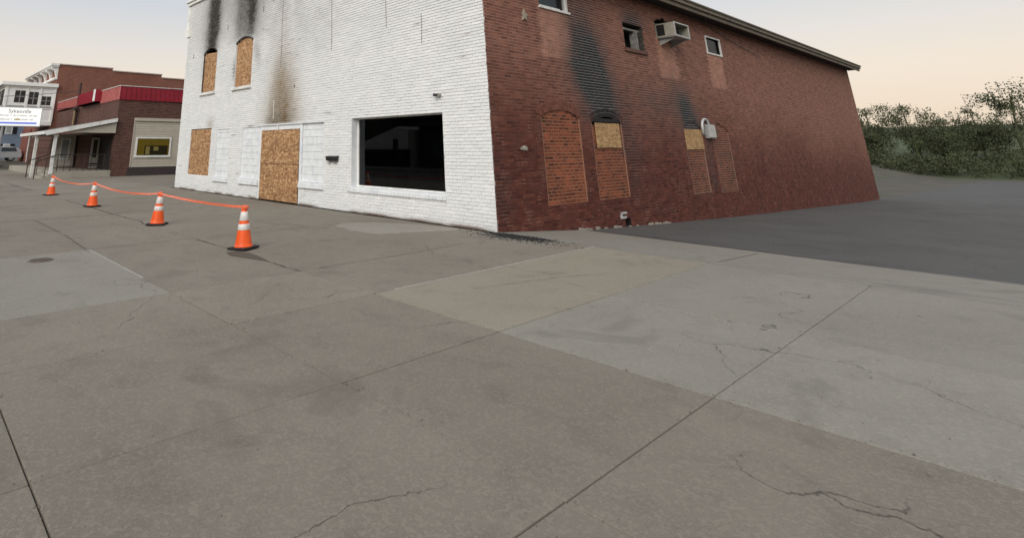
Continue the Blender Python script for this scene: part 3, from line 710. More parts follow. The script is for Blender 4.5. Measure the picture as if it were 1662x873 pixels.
# window above the second patch (air conditioner stands in it) and the last one
reveal(SO[6], 'side', .2, M_CHAR, 'window_reveal'); MB().box(-.08, -.05, 8.46, 9.74, 4.86, 5.36).build('blanking_panel', M_CHAR, bld)
b = MB(); b.box(-.02, .03, 12.40, 12.455, 4.755, 5.415); b.box(-.02, .03, 13.715, 13.77, 4.755, 5.415); b.box(-.02, .03, 12.455, 13.715, 5.365, 5.415); b.box(-.02, .035, 12.455, 13.715, 4.755, 4.805); wl = b.build('window_frame', M_WHITE, bld)
reveal(SO[7], 'side', .2, M_CHAR, 'window_reveal')
MB().quad((-.06, 12.44, 4.8), (-.06, 13.74, 4.8), (-.06, 13.74, 5.36), (-.06, 12.44, 5.36)).build('pane', M_GLASS2, wl)
# eave
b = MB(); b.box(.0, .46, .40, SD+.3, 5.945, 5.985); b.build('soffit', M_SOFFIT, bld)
b = MB(); b.box(.46, .53, .36, SD+.35, 5.86, 6.03, .008); b.box(.53, .60, .36, SD+.35, 5.99, 6.14, .01); fa = b.build('eave_fascia', M_FASCIA, bld)
MB().prism([(-.3, 6.22), (.64, 6.12), (.66, 6.165), (-.3, 6.30)], 1, .36, SD+.35).build('roof_edge', plain('roof_edge_metal', (.22, .20, .15), .6, 0, .2, 4, dirt=(.14, .12, .09)), fa)
# wall anchor, plugs, service fittings
cx, cz = 1.48, 4.54; st = []
for k in range(10): a = math.pi/2+k*math.pi/5; rr = .155 if k % 2 == 0 else .075; st.append((cx+rr*math.cos(a), cz+rr*math.sin(a)))
MB().prism(st, 0, -.002, .03).build('anchor_plate', plain('pale_iron', (.30, .255, .20), .8, 0, .2), bld, label='star shaped iron anchor plate')
MB().lathe([(.0, 0), (.055, .0), (.05, .03), (.0, .035)], (0, 0, 0), 10).build('x', M_BEIGE) if False else None
b = MB(); b.tube([(.0, 1.06, 1.55), (.07, 1.06, 1.55)], [.06, .045], 10); b.tube([(.0, .97, 1.545), (.03, .97, 1.545)], .03, 8); b.build('wall_plug', M_BEIGE, bld)
b = MB(); b.box(.0, .05, 4.80, 5.07, -.03, .02, .006); b.box(.0, .05, 4.80, 5.04, -.13, -.08, .006); b.box(.0, .04, 4.80, 4.86, -.13, .02, .004); b.build('vent_hood', M_GALV, bld)
reveal(SO[8], 'side', .2, M_DARK, 'vent_hole'); MB().box(-.25, -.2, 5.0, 5.4, -.4, -.1).build('vent_hole', M_DARK, bld)
b = MB()
for k in range(26):
    y = random.uniform(2.6, 7.4); s = random.uniform(.02, .05); b.box(.0, s*1.4, y, y+s*2, zg(0, y)-.02, zg(0, y)+s*random.uniform(.3, 1.1))
b.build('mortar_rubble', M_PATCH, bld, kind='stuff')

# ------------------------------------------------------------------ things on the building
ac = empty('air_conditioner', (0, 8.5, 4.85), 'beige box air conditioner jutting from the upper side wall, outer end open', 'air conditioner')
b = MB(); b.box(-.04, .56, 8.49, 8.505, 4.86, 5.28); b.box(-.04, .56, 9.535, 9.55, 4.86, 5.28); b.box(-.04, .56, 8.505, 9.535, 4.86, 4.88); b.box(-.04, .56, 8.505, 9.535, 5.26, 5.28); b.build('casing', M_BEIGE, ac)
b = MB(); b.box(.03, .26, 8.478, 8.488, 4.90, 5.24); gr = b.build('side_grille', M_BLACK, ac)
for k in range(9): MB().box(.035, .255, 8.470, 8.478, 4.92+k*.036, 4.93+k*.036).build('louvre', M_BLACK, gr)
b = MB(); b.box(.555, .575, 8.48, 8.53, 4.85, 5.29); b.box(.555, .575, 9.51, 9.56, 4.85, 5.29); b.box(.555, .575, 8.53, 9.51, 5.25, 5.29); b.box(.555, .575, 8.53, 9.51, 4.85, 4.89); b.build('front_rim', plain('dull_rim', (.36, .355, .33), .5), ac)
MB().box(.05, .10, 8.52, 9.52, 4.89, 5.25).build('coil', plain('blue_grey_coil', (.25, .30, .32), .4, .3), ac)
MB().box(.10, .5, 8.95, 9.1, 4.885, 5.1).build('compressor', M_DARK, ac)
b = MB(); b.prism([(.0, 4.83), (.55, 4.83), (.0, 4.62)], 1, 8.62, 8.64); b.prism([(.0, 4.83), (.55, 4.83), (.0, 4.62)], 1, 9.40, 9.42); b.box(-.02, .57, 8.5, 9.54, 4.832, 4.852); b.build('bracket', M_GREY, ac)

mt = empty('electric_meter', (0, 11.3, 1.82), 'grey meter box with a hooped conduit on the side wall', 'meter')
MB().box(.0, .14, 10.92, 11.50, 1.83, 2.27, .02).build('box', M_GREY, mt); MB().box(.14, .155, 10.95, 11.47, 1.86, 2.24, .006).build('cover', M_GALV, mt)
arc = [(.06, 10.66, 1.95), (.06, 10.66, 2.16)]+[(.06, 10.95-.29*math.cos(t), 2.18+.26*math.sin(t)) for t in np.linspace(.1, math.pi-.1, 12)]+[(.06, 11.24, 2.16)]
MB().tube(arc, .042, 10).build('conduit', M_GALV, mt, smooth=True)
MB().tube([(.05, 11.62, 1.9), (.05, 11.62, 2.2)], .05, 8).build('side_fitting', M_GALV, mt)

mbx = empty('mailbox', (-5.5, 0, 1.19), 'black wall mailbox with newspaper hooks left of the shop window', 'mailbox')
MB().prism([(-.012, 1.235), (-.10, 1.235), (-.115, 1.33), (-.012, 1.345)], 0, -5.74, -5.28).build('body', M_BLACK, mbx)
MB().prism([(-.012, 1.346), (-.125, 1.333), (-.128, 1.345), (-.012, 1.368)], 0, -5.765, -5.255).build('lid', M_BLACK, mbx)
for u in (-5.64, -5.36):
    MB().tube([(u, -.03, 1.235), (u, -.035, 1.18), (u, -.06, 1.155), (u, -.10, 1.165), (u, -.115, 1.20)], .007, 6).build('hook', M_BLACK, mbx)

sc_ = empty('security_camera', (-1.44, 0, 2.72), 'small black camera stub above the shop window corner', 'camera')
b = MB(); b.tube([(-1.40, .0, 2.715), (-1.40, -.07, 2.715)], .045, 10); b.build('mount', M_BEIGE, sc_)
MB().tube([(-1.43, -.06, 2.72), (-1.50, -.13, 2.725)], .032, 10).build('lens_barrel', M_BLACK, sc_)

cb = MB(); cb.tube([(.62, 10.5, 6.15), (.45, 11.6, 5.9), (.10, 12.5, 5.83), (.05, 13.4, 5.72), (.05, 15.5, 5.45), (.05, 18, 5.2)], .012, 6)
tag(cb.build('eave_cable', M_BLACK, origin=(.6, 10.5, 6.1)), 'thin dark cable slung from the eave down the side wall', 'cable')

# ------------------------------------------------------------------ cones and tape
M_OR = plain('orange_plastic', (.86, .105, .012), .45, 0, .08, 7, dirt=(.66, .085, .02)); M_RUB = plain('black_rubber', (.016, .016, .016), .75)
M_BAND = plain('white_reflective', (.72, .70, .66), .4, 0, .12, 22, dirt=(.34, .31, .28))
def cone_proto(loc, rz, label):
    e = empty('traffic_cone', loc, label, 'cone', 'traffic cones along the tape'); H = .66
    def P(pr): return [(r, z) for r, z in pr]
    rad_at = lambda z: .143-(.143-.036)*(z-.04)/(H-.04)
    b = MB(); b.box(-.185, .185, -.185, .185, .0, .034, .012); b.v = [(x+loc[0], y+loc[1], z+loc[2]) for x, y, z in b.v]; b.build('base_plate', M_RUB, e)
    b = MB(); b.lathe([(.155, .034), (.150, .045)]+[(rad_at(z), z) for z in np.linspace(.05, H-.012, 14)]+[(.032, H-.003), (.018, H)], loc, 32); b.build('cone_body', M_OR, e, smooth=True)
    for za, zb in ((.425, .560), (.285, .375)):
        b = MB(); b.lathe([(rad_at(za)+.001, za), (rad_at(za)+.003, za+.002), (rad_at(zb)+.003, zb-.002), (rad_at(zb)+.001, zb)], loc, 32); b.build('reflective_collar', M_BAND, e, smooth=True)
    e.rotation_euler.z = rz; return e
CN = [(-1.47, -4.70), (-5.38, -4.75), (-10.5, -4.81), (-15.85, -4.88)]
LB = ['traffic cone nearest the camera, where the orange tape ends', 'second nearest traffic cone on the pavement, scuffed lower band', 'traffic cone third from the tape end, in front of the porch steps', 'farthest traffic cone, beside the white porch post']
c0 = cone_proto((CN[0][0], CN[0][1], .006), rad(22), LB[0])
for k in range(1, 4):
    c = c0.copy(); COL.objects.link(c); c.location = (CN[k][0], CN[k][1], .006); c.rotation_euler.z = rad((22, 51, 8, 33)[k]); c['label'] = LB[k]
    if k == 1: c.rotation_euler.y = rad(1.2)
    for ch in c0.children:
        d = ch.copy(); COL.objects.link(d); d.parent = c
c0.rotation_euler = (rad(.3), rad(-2.2), rad(22))
tp = MB(); P = []
for k in range(3):
    a, c_ = CN[k], CN[k+1]; n = 26; sag = (.035, .10, .115)[k]
    for i in range(n+(k == 2)):
        t = i/n; P.append(Vector((a[0]+(c_[0]-a[0])*t, a[1]+(c_[1]-a[1])*t-.012, .632-sag*4*t*(1-t)+.002*math.sin(i*1.3))))
for i in range(len(P)-1):
    tw0, tw1 = .5+.35*math.sin(i*.21), .5+.35*math.sin((i+1)*.21)
    def e(p, tw, s): return p+Vector((0, math.cos(tw*1.2+.6), math.sin(tw*1.2+.6)))*.019*s
    tp.quad(e(P[i], tw0, -1), e(P[i+1], tw1, -1), e(P[i+1], tw1, 1), e(P[i], tw0, 1))
for x, y in CN: tp.lathe([(.048, .60), (.056, .61), (.056, .642), (.046, .652)], (x, y, .006), 16)
M_TAPE = plain('orange_tape', (.78, .16, .075), .4, 0, .12, 9)
tag(tp.build('barrier_tape', M_TAPE, origin=(-8.5, -4.8, 0)), 'orange ribbon tape strung along the four cones', 'tape')

mc = empty('utility_cover', (-2.53, -7.43, 0), 'round rusty utility cover set in the pale slab', 'cover')
MB().lathe([(.15, .003), (.15, .010), (.145, .013), (.10, .013)], (-2.53, -7.43, 0), 32).build('lid', plain('brown_iron', (.085, .062, .048), .7, .2, .25, 20), mc)
b = MB()
for k in range(32):
    a, c_ = 2*math.pi*k/32, 2*math.pi*(k+1)/32
    b.prism([(-2.53+.152*math.cos(a), -7.43+.152*math.sin(a)), (-2.53+.152*math.cos(c_), -7.43+.152*math.sin(c_)), (-2.53+.170*math.cos(c_), -7.43+.170*math.sin(c_)), (-2.53+.170*math.cos(a), -7.43+.170*math.sin(a))], 2, .0, .009)
b.build('rim', M_STEEL, mc)

# ------------------------------------------------------------------ brown brick office with red band
XB, YB = -28.95, .62
M_RAIL = plain('dark_railing', (.030, .022, .020), .5)
M_BB0 = far_brick('brown_brick_side', 0, (.062, .024, .018), (.125, .052, .038), (.20, .155, .13), .26, .09)
M_BB1 = far_brick('brown_brick_front', 1, (.062, .024, .018), (.125, .052, .038), (.20, .155, .13), .26, .09)
M_RED = plain('red_metal', (.26, .017, .030), .42, 0, .12, 2); M_PINK = plain('faded_red_metal', (.42, .13, .12), .5, 0, .15, 2)
M_SID = plain('beige_siding', (.45, .41, .335), .6, 0, .06, 3); M_DKSIL = plain('dark_base_course', (.045, .036, .036), .85, 0, .2)
off = empty('brick_office', (-36, 6, 0), 'low brown brick building with red metal roof band and sloping porch roof', 'building')
b = MB(); b.box(-46.9, XB, YB, 18, -.05, 4.55); wl_ = b.build('wall', M_BB0, off)
b = MB(); b.quad((XB, YB-.004, -.02), (-46.9, YB-.004, -.02), (-46.9, YB-.004, 4.5), (XB, YB-.004, 4.5)); b.build('front_face', M_BB1, off)
def ribbed(mb, axis, a0, a1, pos, z0, z1, step=.30, out=1):
    k = 0; a = a0
    while a < a1-1e-3:
        c = min(a1, a+step)
        if axis == 0: mb.box(pos, pos+.05*out if out > 0 else pos, a, c, z0, z1); mb.box(pos+.05, pos+.085, a, a+.045, z0, z1)
        else: mb.box(a, c, pos-.05, pos, z0, z1); mb.box(a, a+.045, pos-.085, pos-.05, z0, z1)
        a = c
b = MB(); ribbed(b, 0, YB-.05, 17.9, XB+.02, 4.46, 5.28); b.build('metal_band', M_RED, off)
b = MB(); ribbed(b, 1, -33.1, XB+.02, YB, 4.46, 5.28); b.build('metal_band', M_PINK, off, label='faded front stretch of the red band')
b = MB(); ribbed(b, 1, -38.0, -33.1, YB-.35, 4.60, 5.38); b.box(-33.12, -33.05, YB-.35, YB, 4.60, 5.38); b.build('metal_band', M_RED, off)
b = MB(); ribbed(b, 1, -46.9, -38.0, YB, 4.70, 5.36); b.build('metal_band', M_PINK, off)
MB().box(-33.6, -33.15, YB-.47, YB-.44, 4.62, 5.40).build('white_panel', M_WHITE, off)
b = MB(); b.box(XB-.02, XB+.12, YB-.08, 17.9, 5.285, 5.32); b.box(-33.1, XB, YB-.10, YB+.04, 5.285, 5.32); b.box(-46.9, -38, YB-.1, YB+.04, 5.365, 5.40); b.build('band_cap', M_WHITE, off)
MB().quad((-46.9, YB, 5.1), (XB, YB, 5.1), (XB, 18, 5.1), (-46.9, 18, 5.1)).build('roof', M_DARK, off)
def siding(mb, y0, y1, z0, z1, x, step=.15):
    z = z0
    while z < z1-1e-3:
        t = min(z1, z+step); mb.quad((x+.03, y0, z), (x+.03, y1, z), (x+.008, y1, t), (x+.008, y0, t)); mb.quad((x+.008, y0, z), (x+.008, y1, z), (x+.03, y1, z), (x+.03, y0, z)); z = t
b = MB(); siding(b, 1.69, 5.9, .50, 3.22, XB); sp_ = b.build('siding_panel', M_SID, off)
b = MB(); b.box(XB, XB+.10, 1.64, 5.95, 3.22, 3.40); b.box(XB, XB+.045, 1.64, 1.70, .50, 3.22); b.box(XB, XB+.045, 5.9, 5.96, .50, 3.22); b.build('trim', M_SID, sp_)
MB().box(XB, XB+.02, 1.55, 6.0, -.02, .49).build('base_course', M_DKSIL, off)
b = MB(); b.box(XB+.01, XB+.07, 1.86, 1.96, 1.06, 2.26); b.box(XB+.01, XB+.07, 3.95, 4.05, 1.06, 2.26); b.box(XB+.01, XB+.07, 1.96, 3.95, 2.17, 2.26); b.box(XB+.01, XB+.085, 1.84, 4.07, 1.05, 1.17); ow = b.build('window', M_WHITE, off, label='lit window with white frame')
M_YEL = emit('lit_yellow_room', (.22, .155, .012), .10)
MB().quad((XB+.036, 1.95, 1.16), (XB+.036, 3.96, 1.16), (XB+.036, 3.96, 2.18), (XB+.036, 1.95, 2.18)).build('room_back', M_YEL, ow)
b = MB(); b.box(XB+.037, XB+.042, 2.42, 3.85, 1.18, 1.75); b.build('counter', plain('dark_counter', (.05, .04, .012), .7), ow)
b = MB(); b.box(XB+.043, XB+.046, 2.50, 2.75, 1.22, 1.70); b.box(XB+.043, XB+.046, 2.98, 3.28, 1.45, 1.68); b.build('notice', emit('lit_paper', (.36, .30, .10), .08), ow)
MB().quad((XB+.052, 1.95, 1.16), (XB+.052, 3.96, 1.16), (XB+.052, 3.96, 2.18), (XB+.052, 1.95, 2.18)).build('pane', glass('office_glass', (.85, .85, .82), .6), ow)
# porch
M_PCON = concrete('porch_concrete', (.33, .305, .25), (.40, .375, .315), grain=.1)
MB().box(-46, XB+.02, -2.35, YB-.01, -.05, .345, .012).build('porch_floor', M_PCON, off)
b = MB()
for k in range(3): b.box(-32.2, XB+.02, -2.35-.32*(k+1), -2.35-.32*k, -.05, .345-.115*(k+1), .008)
b.build('steps', M_PCON, off)
b = MB(); b.prism([(.62, 3.30), (.62, 3.16), (-3.12, 2.36), (-3.12, 2.52)], 0, -37.0, XB+.16); b.build('porch_roof', plain('grey_roof', (.20, .20, .20), .7), off)
b = MB(); b.prism([(.60, 3.345), (.60, 3.13), (-3.10, 2.30), (-3.14, 2.54)], 0, XB+.16, XB+.24); b.box(-37, XB+.24, -3.22, -3.125, 2.36, 2.53, .006); b.build('fascia', M_WHITE, off)
b = MB(); zs_ = np.linspace(2.48, 3.10, 6)
for k in range(5):
    y0 = .60; zz = zs_[k]; zt = zs_[k+1]; ya = -3.1+(zz-2.33)/(.8)*3.7+.25; yb = -3.1+(zt-2.33)/.8*3.7+.25
    b.quad((XB+.10, min(ya, .6), zz), (XB+.10, y0, zz), (XB+.08, y0, zt), (XB+.08, min(yb, .6), zt))
b.build('gable_siding', M_SID, off)
MB().quad((-37, -3.1, 2.36), (-37, .6, 2.44), (XB+.09, .6, 2.475), (XB+.09, -3.1, 2.355)).build('porch_ceiling', plain('porch_ceiling', (.17, .15, .12), .8), off)
for x, y, z in ((-29.05, -2.55, .0), (-32.0, -3.0, 0.)):
    b = MB(); b.box(x-.085, x+.085, y-.085, y+.085, z, 2.36, .01); b.box(x-.12, x+.12, y-.12, y+.12, 2.24, 2.36, .01); b.build('post', M_WHITE, off)
# vestibule wall facing the lot, with siding, tall window and door
XV = -35.5; M_DKW0 = plain('recess_shade', (.020, .016, .014), .7)
MB().box(-46, XV, -1.25, YB, .345, 2.46).build('vestibule', M_BB0, off)
b = MB(); siding(b, -1.22, -.10, .40, 2.44, XV, .14); vs = b.build('siding_panel', plain('pale_siding_panel', (.50, .48, .42), .6), off)
b = MB(); b.box(XV+.02, XV+.07, -.98, -.90, .90, 2.25); b.box(XV+.02, XV+.07, -.48, -.40, .90, 2.25); b.box(XV+.02, XV+.07, -.90, -.48, 2.17, 2.25); b.box(XV+.02, XV+.07, -.90, -.48, .90, .98); vw = b.build('window', M_WHITE, off)
MB().quad((XV+.04, -.9, .98), (XV+.04, -.48, .98), (XV+.04, -.48, 2.17), (XV+.04, -.9, 2.17)).build('pane', plain('pale_blind', (.30, .33, .34), .5), vw)
XD = -31.8
MB().box(-35.4, XD-.3, .05, YB, .345, 2.46).build('door_wall', M_BB0, off)
b = MB(); b.box(XD-.3, XD-.25, .10, .58, .40, 2.25); dr = b.build('door', plain('cream_door', (.42, .40, .34), .5), off)
MB().box(XD-.25, XD-.24, .22, .47, 1.05, 2.12).build('pane', plain('door_glass_dark', (.05, .04, .025), .2), dr); MB().box(XD-.25, XD-.235, .10, .58, .62, .70).build('rail', M_DARK, dr)
MB().box(-31.9, -29.5, .555, .61, .36, 2.3).build('recess_shade_panel', M_DKW0, off); MB().box(XV, XV+.02, -.06, .04, .36, 2.44).build('recess_shade_panel', M_DKW0, off)  # flat dark panels painting in the shade of the entrance recesses
# railing
rl = MB()
for z in (1.25, .62): rl.tube([(XB-.02, -2.30, z), (XB-.02, .55, z)], .024, 6)
rl.build('top_rail', M_RAIL, off)
for k in range(9):
    y = -2.28+k*.35; MB().tube([(XB-.02, y, .345), (XB-.02, y, 1.25)], .026 if k % 2 == 0 else .016, 6).build('baluster', M_RAIL, off)
for x in (-28.93, -31.4):
    b = MB(); b.tube([(x, -2.35, 1.25), (x, -3.35, .90)], .026, 6); b.tube([(x, -3.35, -.03), (x, -3.35, .90)], .032, 6); b.tube([(x, -2.85, .1), (x, -2.85, 1.07)], .022, 6); b.build('stair_rail', M_RAIL, off)

sm_ = empty('service_mast', (-39, .5, 3.3), 'dark service mast rising through the porch roof of the brown brick building', 'mast')
MB().tube([(-39, .44, 2.9), (-39, .44, 6.35)], .09, 10).build('pipe', plain('dark_rust_pipe', (.045, .025, .020), .7), sm_)
MB().tube([(-38.95, .30, 3.2), (-38.95, .30, 4.35)], .085, 8).build('conduit', plain('tan_conduit', (.23, .16, .085), .7), sm_); MB().box(-39.2, -38.8, .2, .46, 4.3, 4.5, .02).build('weather_head', M_RAIL, sm_)
for nm, a, c_, sg, lb in (('overhead_cable', (-39, .44, 5.75), (-62, -12, 6.8), .5, 'upper overhead cable from the service mast towards the left'), ('overhead_cable', (-39, .44, 4.55), (-62, -12, 5.0), .35, 'lower overhead cable crossing behind the signboard')):
    pts_ = [Vector(a).lerp(Vector(c_), t)-Vector((0, 0, sg*4*t*(1-t))) for t in np.linspace(0, 1, 20)]
    tag(MB().tube(pts_, .022, 5).build(nm, M_BLACK, origin=a), lb, 'cable', 'overhead cables')

# ------------------------------------------------------------------ tall brick building with white enclosed porch
XT = -47.0
M_TB0 = far_brick('tall_brick_side', 0, (.185, .066, .045), (.25, .098, .068), (.26, .155, .115), .22, .075)
M_TB1 = far_brick('tall_brick_front', 1, (.185, .066, .045), (.25, .098, .068), (.26, .155, .115), .22, .075)
tall = empty('brick_block', (-55, 8, 0), 'tall red brick building with stepped parapet and bracketed white cornice', 'building')
b = MB()
for y0, y1, z in ((.2, 4.62, 8.62), (4.62, 9.15, 8.40), (9.15, 16, 8.10)): b.box(-60, XT, y0, y1, -.05, z)
b.build('wall', M_TB0, tall)
MB().quad((XT, .195, 0), (-60, .195, 0), (-60, .195, 8.5), (XT, .195, 8.5)).build('front_face', M_TB1, tall)
b = MB()
for y0, y1, z in ((.0, 4.66, 8.62), (4.66, 9.19, 8.40), (9.19, 16, 8.10)): b.box(-60, XT+.08, y0, y1, z, z+.09)
b.build('coping', plain('pinkish_coping', (.46, .38, .33), .7), tall)
co_ = MB(); co_.box(-60.3, XT+.12, -.48, .2, 8.50, 8.70, .01); co_.box(-60.2, XT+.06, -.36, .2, 8.38, 8.50); co_.box(-60, XT+.03, -.06, .2, 7.35, 7.50); cor = co_.build('cornice', M_WHITE, tall)
for k in range(6):
    x = XT-.05-k*2.45; MB().prism([(.19, 8.37), (-.34, 8.37), (-.34, 8.24), (-.08, 8.08), (.04, 7.75), (.10, 7.52), (.19, 7.52)], 0, x-.35, x).build('bracket', M_WHITE, cor)
pch = tall
T = lambda y, z: (-9.35+(y+9.35)*1.038, 1.57+(z-1.57)*1.038)
XP = XT+.05; M_PW = plain('porch_white', (.80, .80, .77), .55, 0, .05, 2)
b = MB(); b.box(-51.6, XP, -3.45, .15, 3.55, 6.55); pw = b.build('enclosed_porch', M_PW, tall, label='white enclosed upper porch')
b = MB(); b.box(-52, XP+.25, -3.8, .35, 6.62, 6.92, .02); b.box(-51.7, XP+.08, -3.55, .30, 6.50, 6.62); b.build('porch_roof', M_PW, pw)
MB().box(-51.6, XP+.07, -3.50, .26, 3.45, 3.78, .01).build('floor_beam', M_PW, pw); MB().box(-51.6, XP+.05, -3.49, .25, 4.92, 5.02).build('sill_rail', plain('grey_sill', (.35, .35, .34), .7), pw)
M_PANE = glass('porch_glass', (.25, .26, .26), .7); M_DKW = plain('dark_room', (.028, .025, .022), .8)
for (y0, y1, z0, z1) in ((-2.97, -2.25, 5.12, 6.06), (-1.99, -1.32, 4.99, 6.0), (-1.06, -.38, 4.98, 5.69)):
    (a, c_), (d, e_) = T(y0, z0), T(y1, z1)
    wnd = MB().box(XP+.0, XP+.012, a, d, c_, e_).build('window', M_DKW, pw)
    b = MB(); m_ = (a+d)/2; b.box(XP+.012, XP+.04, m_-.04, m_+.04, c_, e_); b.box(XP+.012, XP+.035, a, d, (c_+e_)/2-.03, (c_+e_)/2+.03)
    b.build('muntin', plain('grey_muntin', (.24, .24, .24), .6), wnd)
for y in (-3.56, -2.12, -1.19, -.16):
    yy = T(y, 0)[0]; MB().box(XP, XP+.06, yy-.09, yy+.09, 3.78, 6.5).build('pilaster', M_PW, pw)
for k in range(2):
    x = XP-.35-k*2.2; MB().box(x-1.85, x, -3.47, -3.44, 4.95, 6.35).build('side_shade_sheet', M_DKW, pw)  # flat dark sheets painting in the shade of open bays
MB().box(-51.6, XP-.2, -3.475, -3.45, 3.80, 4.9).build('side_panel', plain('painted_shade_panel', (.16, .15, .14), .8), pw)  # coloured dark to paint in the shadowed side of the porch
for x in (XP-.15, -51.4): MB().box(x-.1, x+.1, -3.4, -3.2, .3, 3.45).build('porch_column', M_RAIL, pw)
# ground floor under it
gf = MB().box(-55.2, XT-.02, .13, .19, .35, 3.0).build('shop_front', M_DKW, tall)
MB().box(-60, -55.2, .10, .19, .0, 3.4).build('brick_pier', far_brick('pier_brick', 1, (.17, .045, .03), (.21, .065, .045), (.2, .12, .1)), gf)
MB().box(-55.2, XT-.02, .09, .13, .35, .85).build('panel', M_WHITE, gf)
for x in (-55.1, -53.3, -51.6, -49.4, -47.2): MB().box(x-.12, x+.12, .05, .13, .85, 2.75).build('mullion', M_WHITE, gf)
for x0, x1 in ((-54.98, -53.42), (-53.18, -51.72), (-51.48, -49.52), (-49.28, -47.32)):
    MB().box(x0, x1, .10, .13, .85, 2.6).build('shop_pane', plain('pale_shop_glass', (.20, .24, .25), .15), gf)
tag(MB().box(-63, -58.2, -3.3, .2, .4, 6.2).build('x', M_WHITE, tall)) if False else None

# ------------------------------------------------------------------ blue house, car
hs_ = empty('blue_house', (-82, 1, .4), 'pale blue house with black shutters behind the parked car', 'house')
M_BLUE = plain('blue_siding', (.17, .215, .28), .7, 0, .08, 2); XH = -78
b = MB(); b.box(-90, XH-.03, -5.5, 4.2, .3, 7.0); siding(b, -5.5, 4.2, .4, 7.0, XH-.03, .2); b.build('wall', M_BLUE, hs_)
b = MB(); b.prism([(-6.0, 6.9), (-.65, 9.5), (4.7, 6.9)], 0, -90.3, XH+.5); b.build('roof', plain('dark_shingle', (.05, .047, .045), .8), hs_)
for y0, y1, z0, z1 in ((.68, 1.48, 3.4, 4.5), (-2.9, -2.1, 3.4, 4.5), (.75, 1.5, .9, 2.2)):
    b = MB(); b.box(XH, XH+.06, y0, y1, z0, z1); wn = b.build('window', M_WHITE, hs_)
    MB().box(XH+.06, XH+.07, y0+.12, y1-.12, z0+.12, z1-.12).build('pane', plain('pale_pane', (.36, .38, .37), .3), wn)
    for s0, s1 in ((y0-.52, y0-.06), (y1+.06, y1+.52)): MB().box(XH, XH+.05, s0, s1, z0, z1).build('shutter', M_BLACK, hs_)
b = MB(); b.box(XH, XH+1.6, -3.6, .15, 6.3, 6.5); 
b.build('porch_roof', plain('dark_porch_roof', (.06, .055, .05), .8), hs_)
for y in (-3.4, -.1): MB().box(XH+1.4, XH+1.55, y-.08, y+.08, .4, 6.3).build('porch_post', M_WHITE, hs_)

cz0 = .45
car = empty('parked_car', (-57.3, -2.3, cz0), 'silver grey car parked in front of the blue house', 'car')
M_CAR = plain('silver_paint', (.50, .52, .54), .25, .3, .04, 1); M_CGL = plain('car_glass', (.06, .075, .085), .08, 0, .1)
def car_sec(prof, x0, x1, tuck):
    b = MB(); n = len(prof)
    for sx, t in ((x0, tuck), (x0+.08, 0), (x1-.08, 0), (x1, tuck)):
        for y, z in prof: b.v.append((sx, y, z-(t if z > 1.0+cz0 else 0)*.5))
    for s in range(3):
        for i in range(n): b.f.append((s*n+i, s*n+(i+1) % n, (s+1)*n+(i+1) % n, (s+1)*n+i))
    b.f.append(tuple(range(n-1, -1, -1))); b.f.append(tuple(range(3*n, 4*n))); return b
pf = [(-4.55,.35),(-4.6,.7),(-4.35,.9),(-3.4,.92),(-2.75,1.26),(-2.2,1.35),(-.9,1.35),(-.35,1.22),(-.08,.92),(-.02,.6),(-.05,.35)]
pf = [(y-.1, z+cz0) for y, z in pf]
car_sec(pf, -58.2, -56.45, .06).build('body', M_CAR, car, smooth=False)
for y0, y1, sl_ in ((-3.15, -1.95, .45), (-1.85, -.55, -.18)):
    MB().prism([(y0, .90+cz0), (y1, .90+cz0), (y1+(sl_ if sl_ < 0 else 0), 1.26+cz0), (y0+(sl_ if sl_ > 0 else 0), 1.26+cz0)], 0, -56.46, -56.435).build('window', M_CGL, car)
for y in (-3.75, -.95):
    for x in (-56.6, -58.05):
        wh = MB(); wh.tube([(x-.1, y, cz0+.32), (x+.12, y, cz0+.32)], .32, 18); q = wh.build('wheel', M_RUB, car)
        MB().tube([(x+.12, y, cz0+.32), (x+.135, y, cz0+.32)], .19, 14).build('rim', M_GREY, q)
MB().box(-56.60, -56.43, -.2, -.11, .75+cz0, .95+cz0).build('tail_light', plain('red_lens', (.3, .02, .02), .2), car)
MB().box(-56.7, -56.43, -4.72, -4.6, .6+cz0, .75+cz0).build('headlight', M_GALV, car)

# ------------------------------------------------------------------ signboard
sg = empty('signboard', (-22.0, -6.0, 0), 'white signboard with a blue stripe on a grey pole at the left', 'sign')
SX, sy0, sy1, sz0, sz1 = -22.0, -6.75, -4.60, 2.56, 3.34
M_SIGN = emit('lit_sign_face', (.86, .86, .83), .42)
bx = MB().box(SX-.14, SX, sy0, sy1, sz0, sz1, .01).build('panel', M_SIGN, sg)
b = MB(); b.box(SX-.15, SX+.012, sy1, sy1+.03, sz0-.03, sz1+.03); b.box(SX-.15, SX+.012, sy0-.03, sy0, sz0-.03, sz1+.03); b.box(SX-.15, SX+.012, sy0, sy1, sz1, sz1+.03); b.box(SX-.15, SX+.012, sy0, sy1, sz0-.03, sz0); b.build('frame', plain('sign_frame', (.5, .5, .48), .5), sg)
MB().tube([(SX-.07, -6.0, -.03), (SX-.07, -6.0, sz0)], .06, 12).build('pole', M_GREY, sg)
M_BLU = emit('blue_stripe', (.15, .23, .72), .25); M_INK = plain('grey_ink', (.13, .13, .14), .6); M_INK2 = plain('faint_ink', (.42, .42, .42), .6); M_GOLD = plain('gold_ink', (.55, .45, .15), .6)
MB().box(SX, SX+.004, sy0+.03, sy1-.13, 2.635, 2.715).build('blue_stripe', M_BLU, bx)
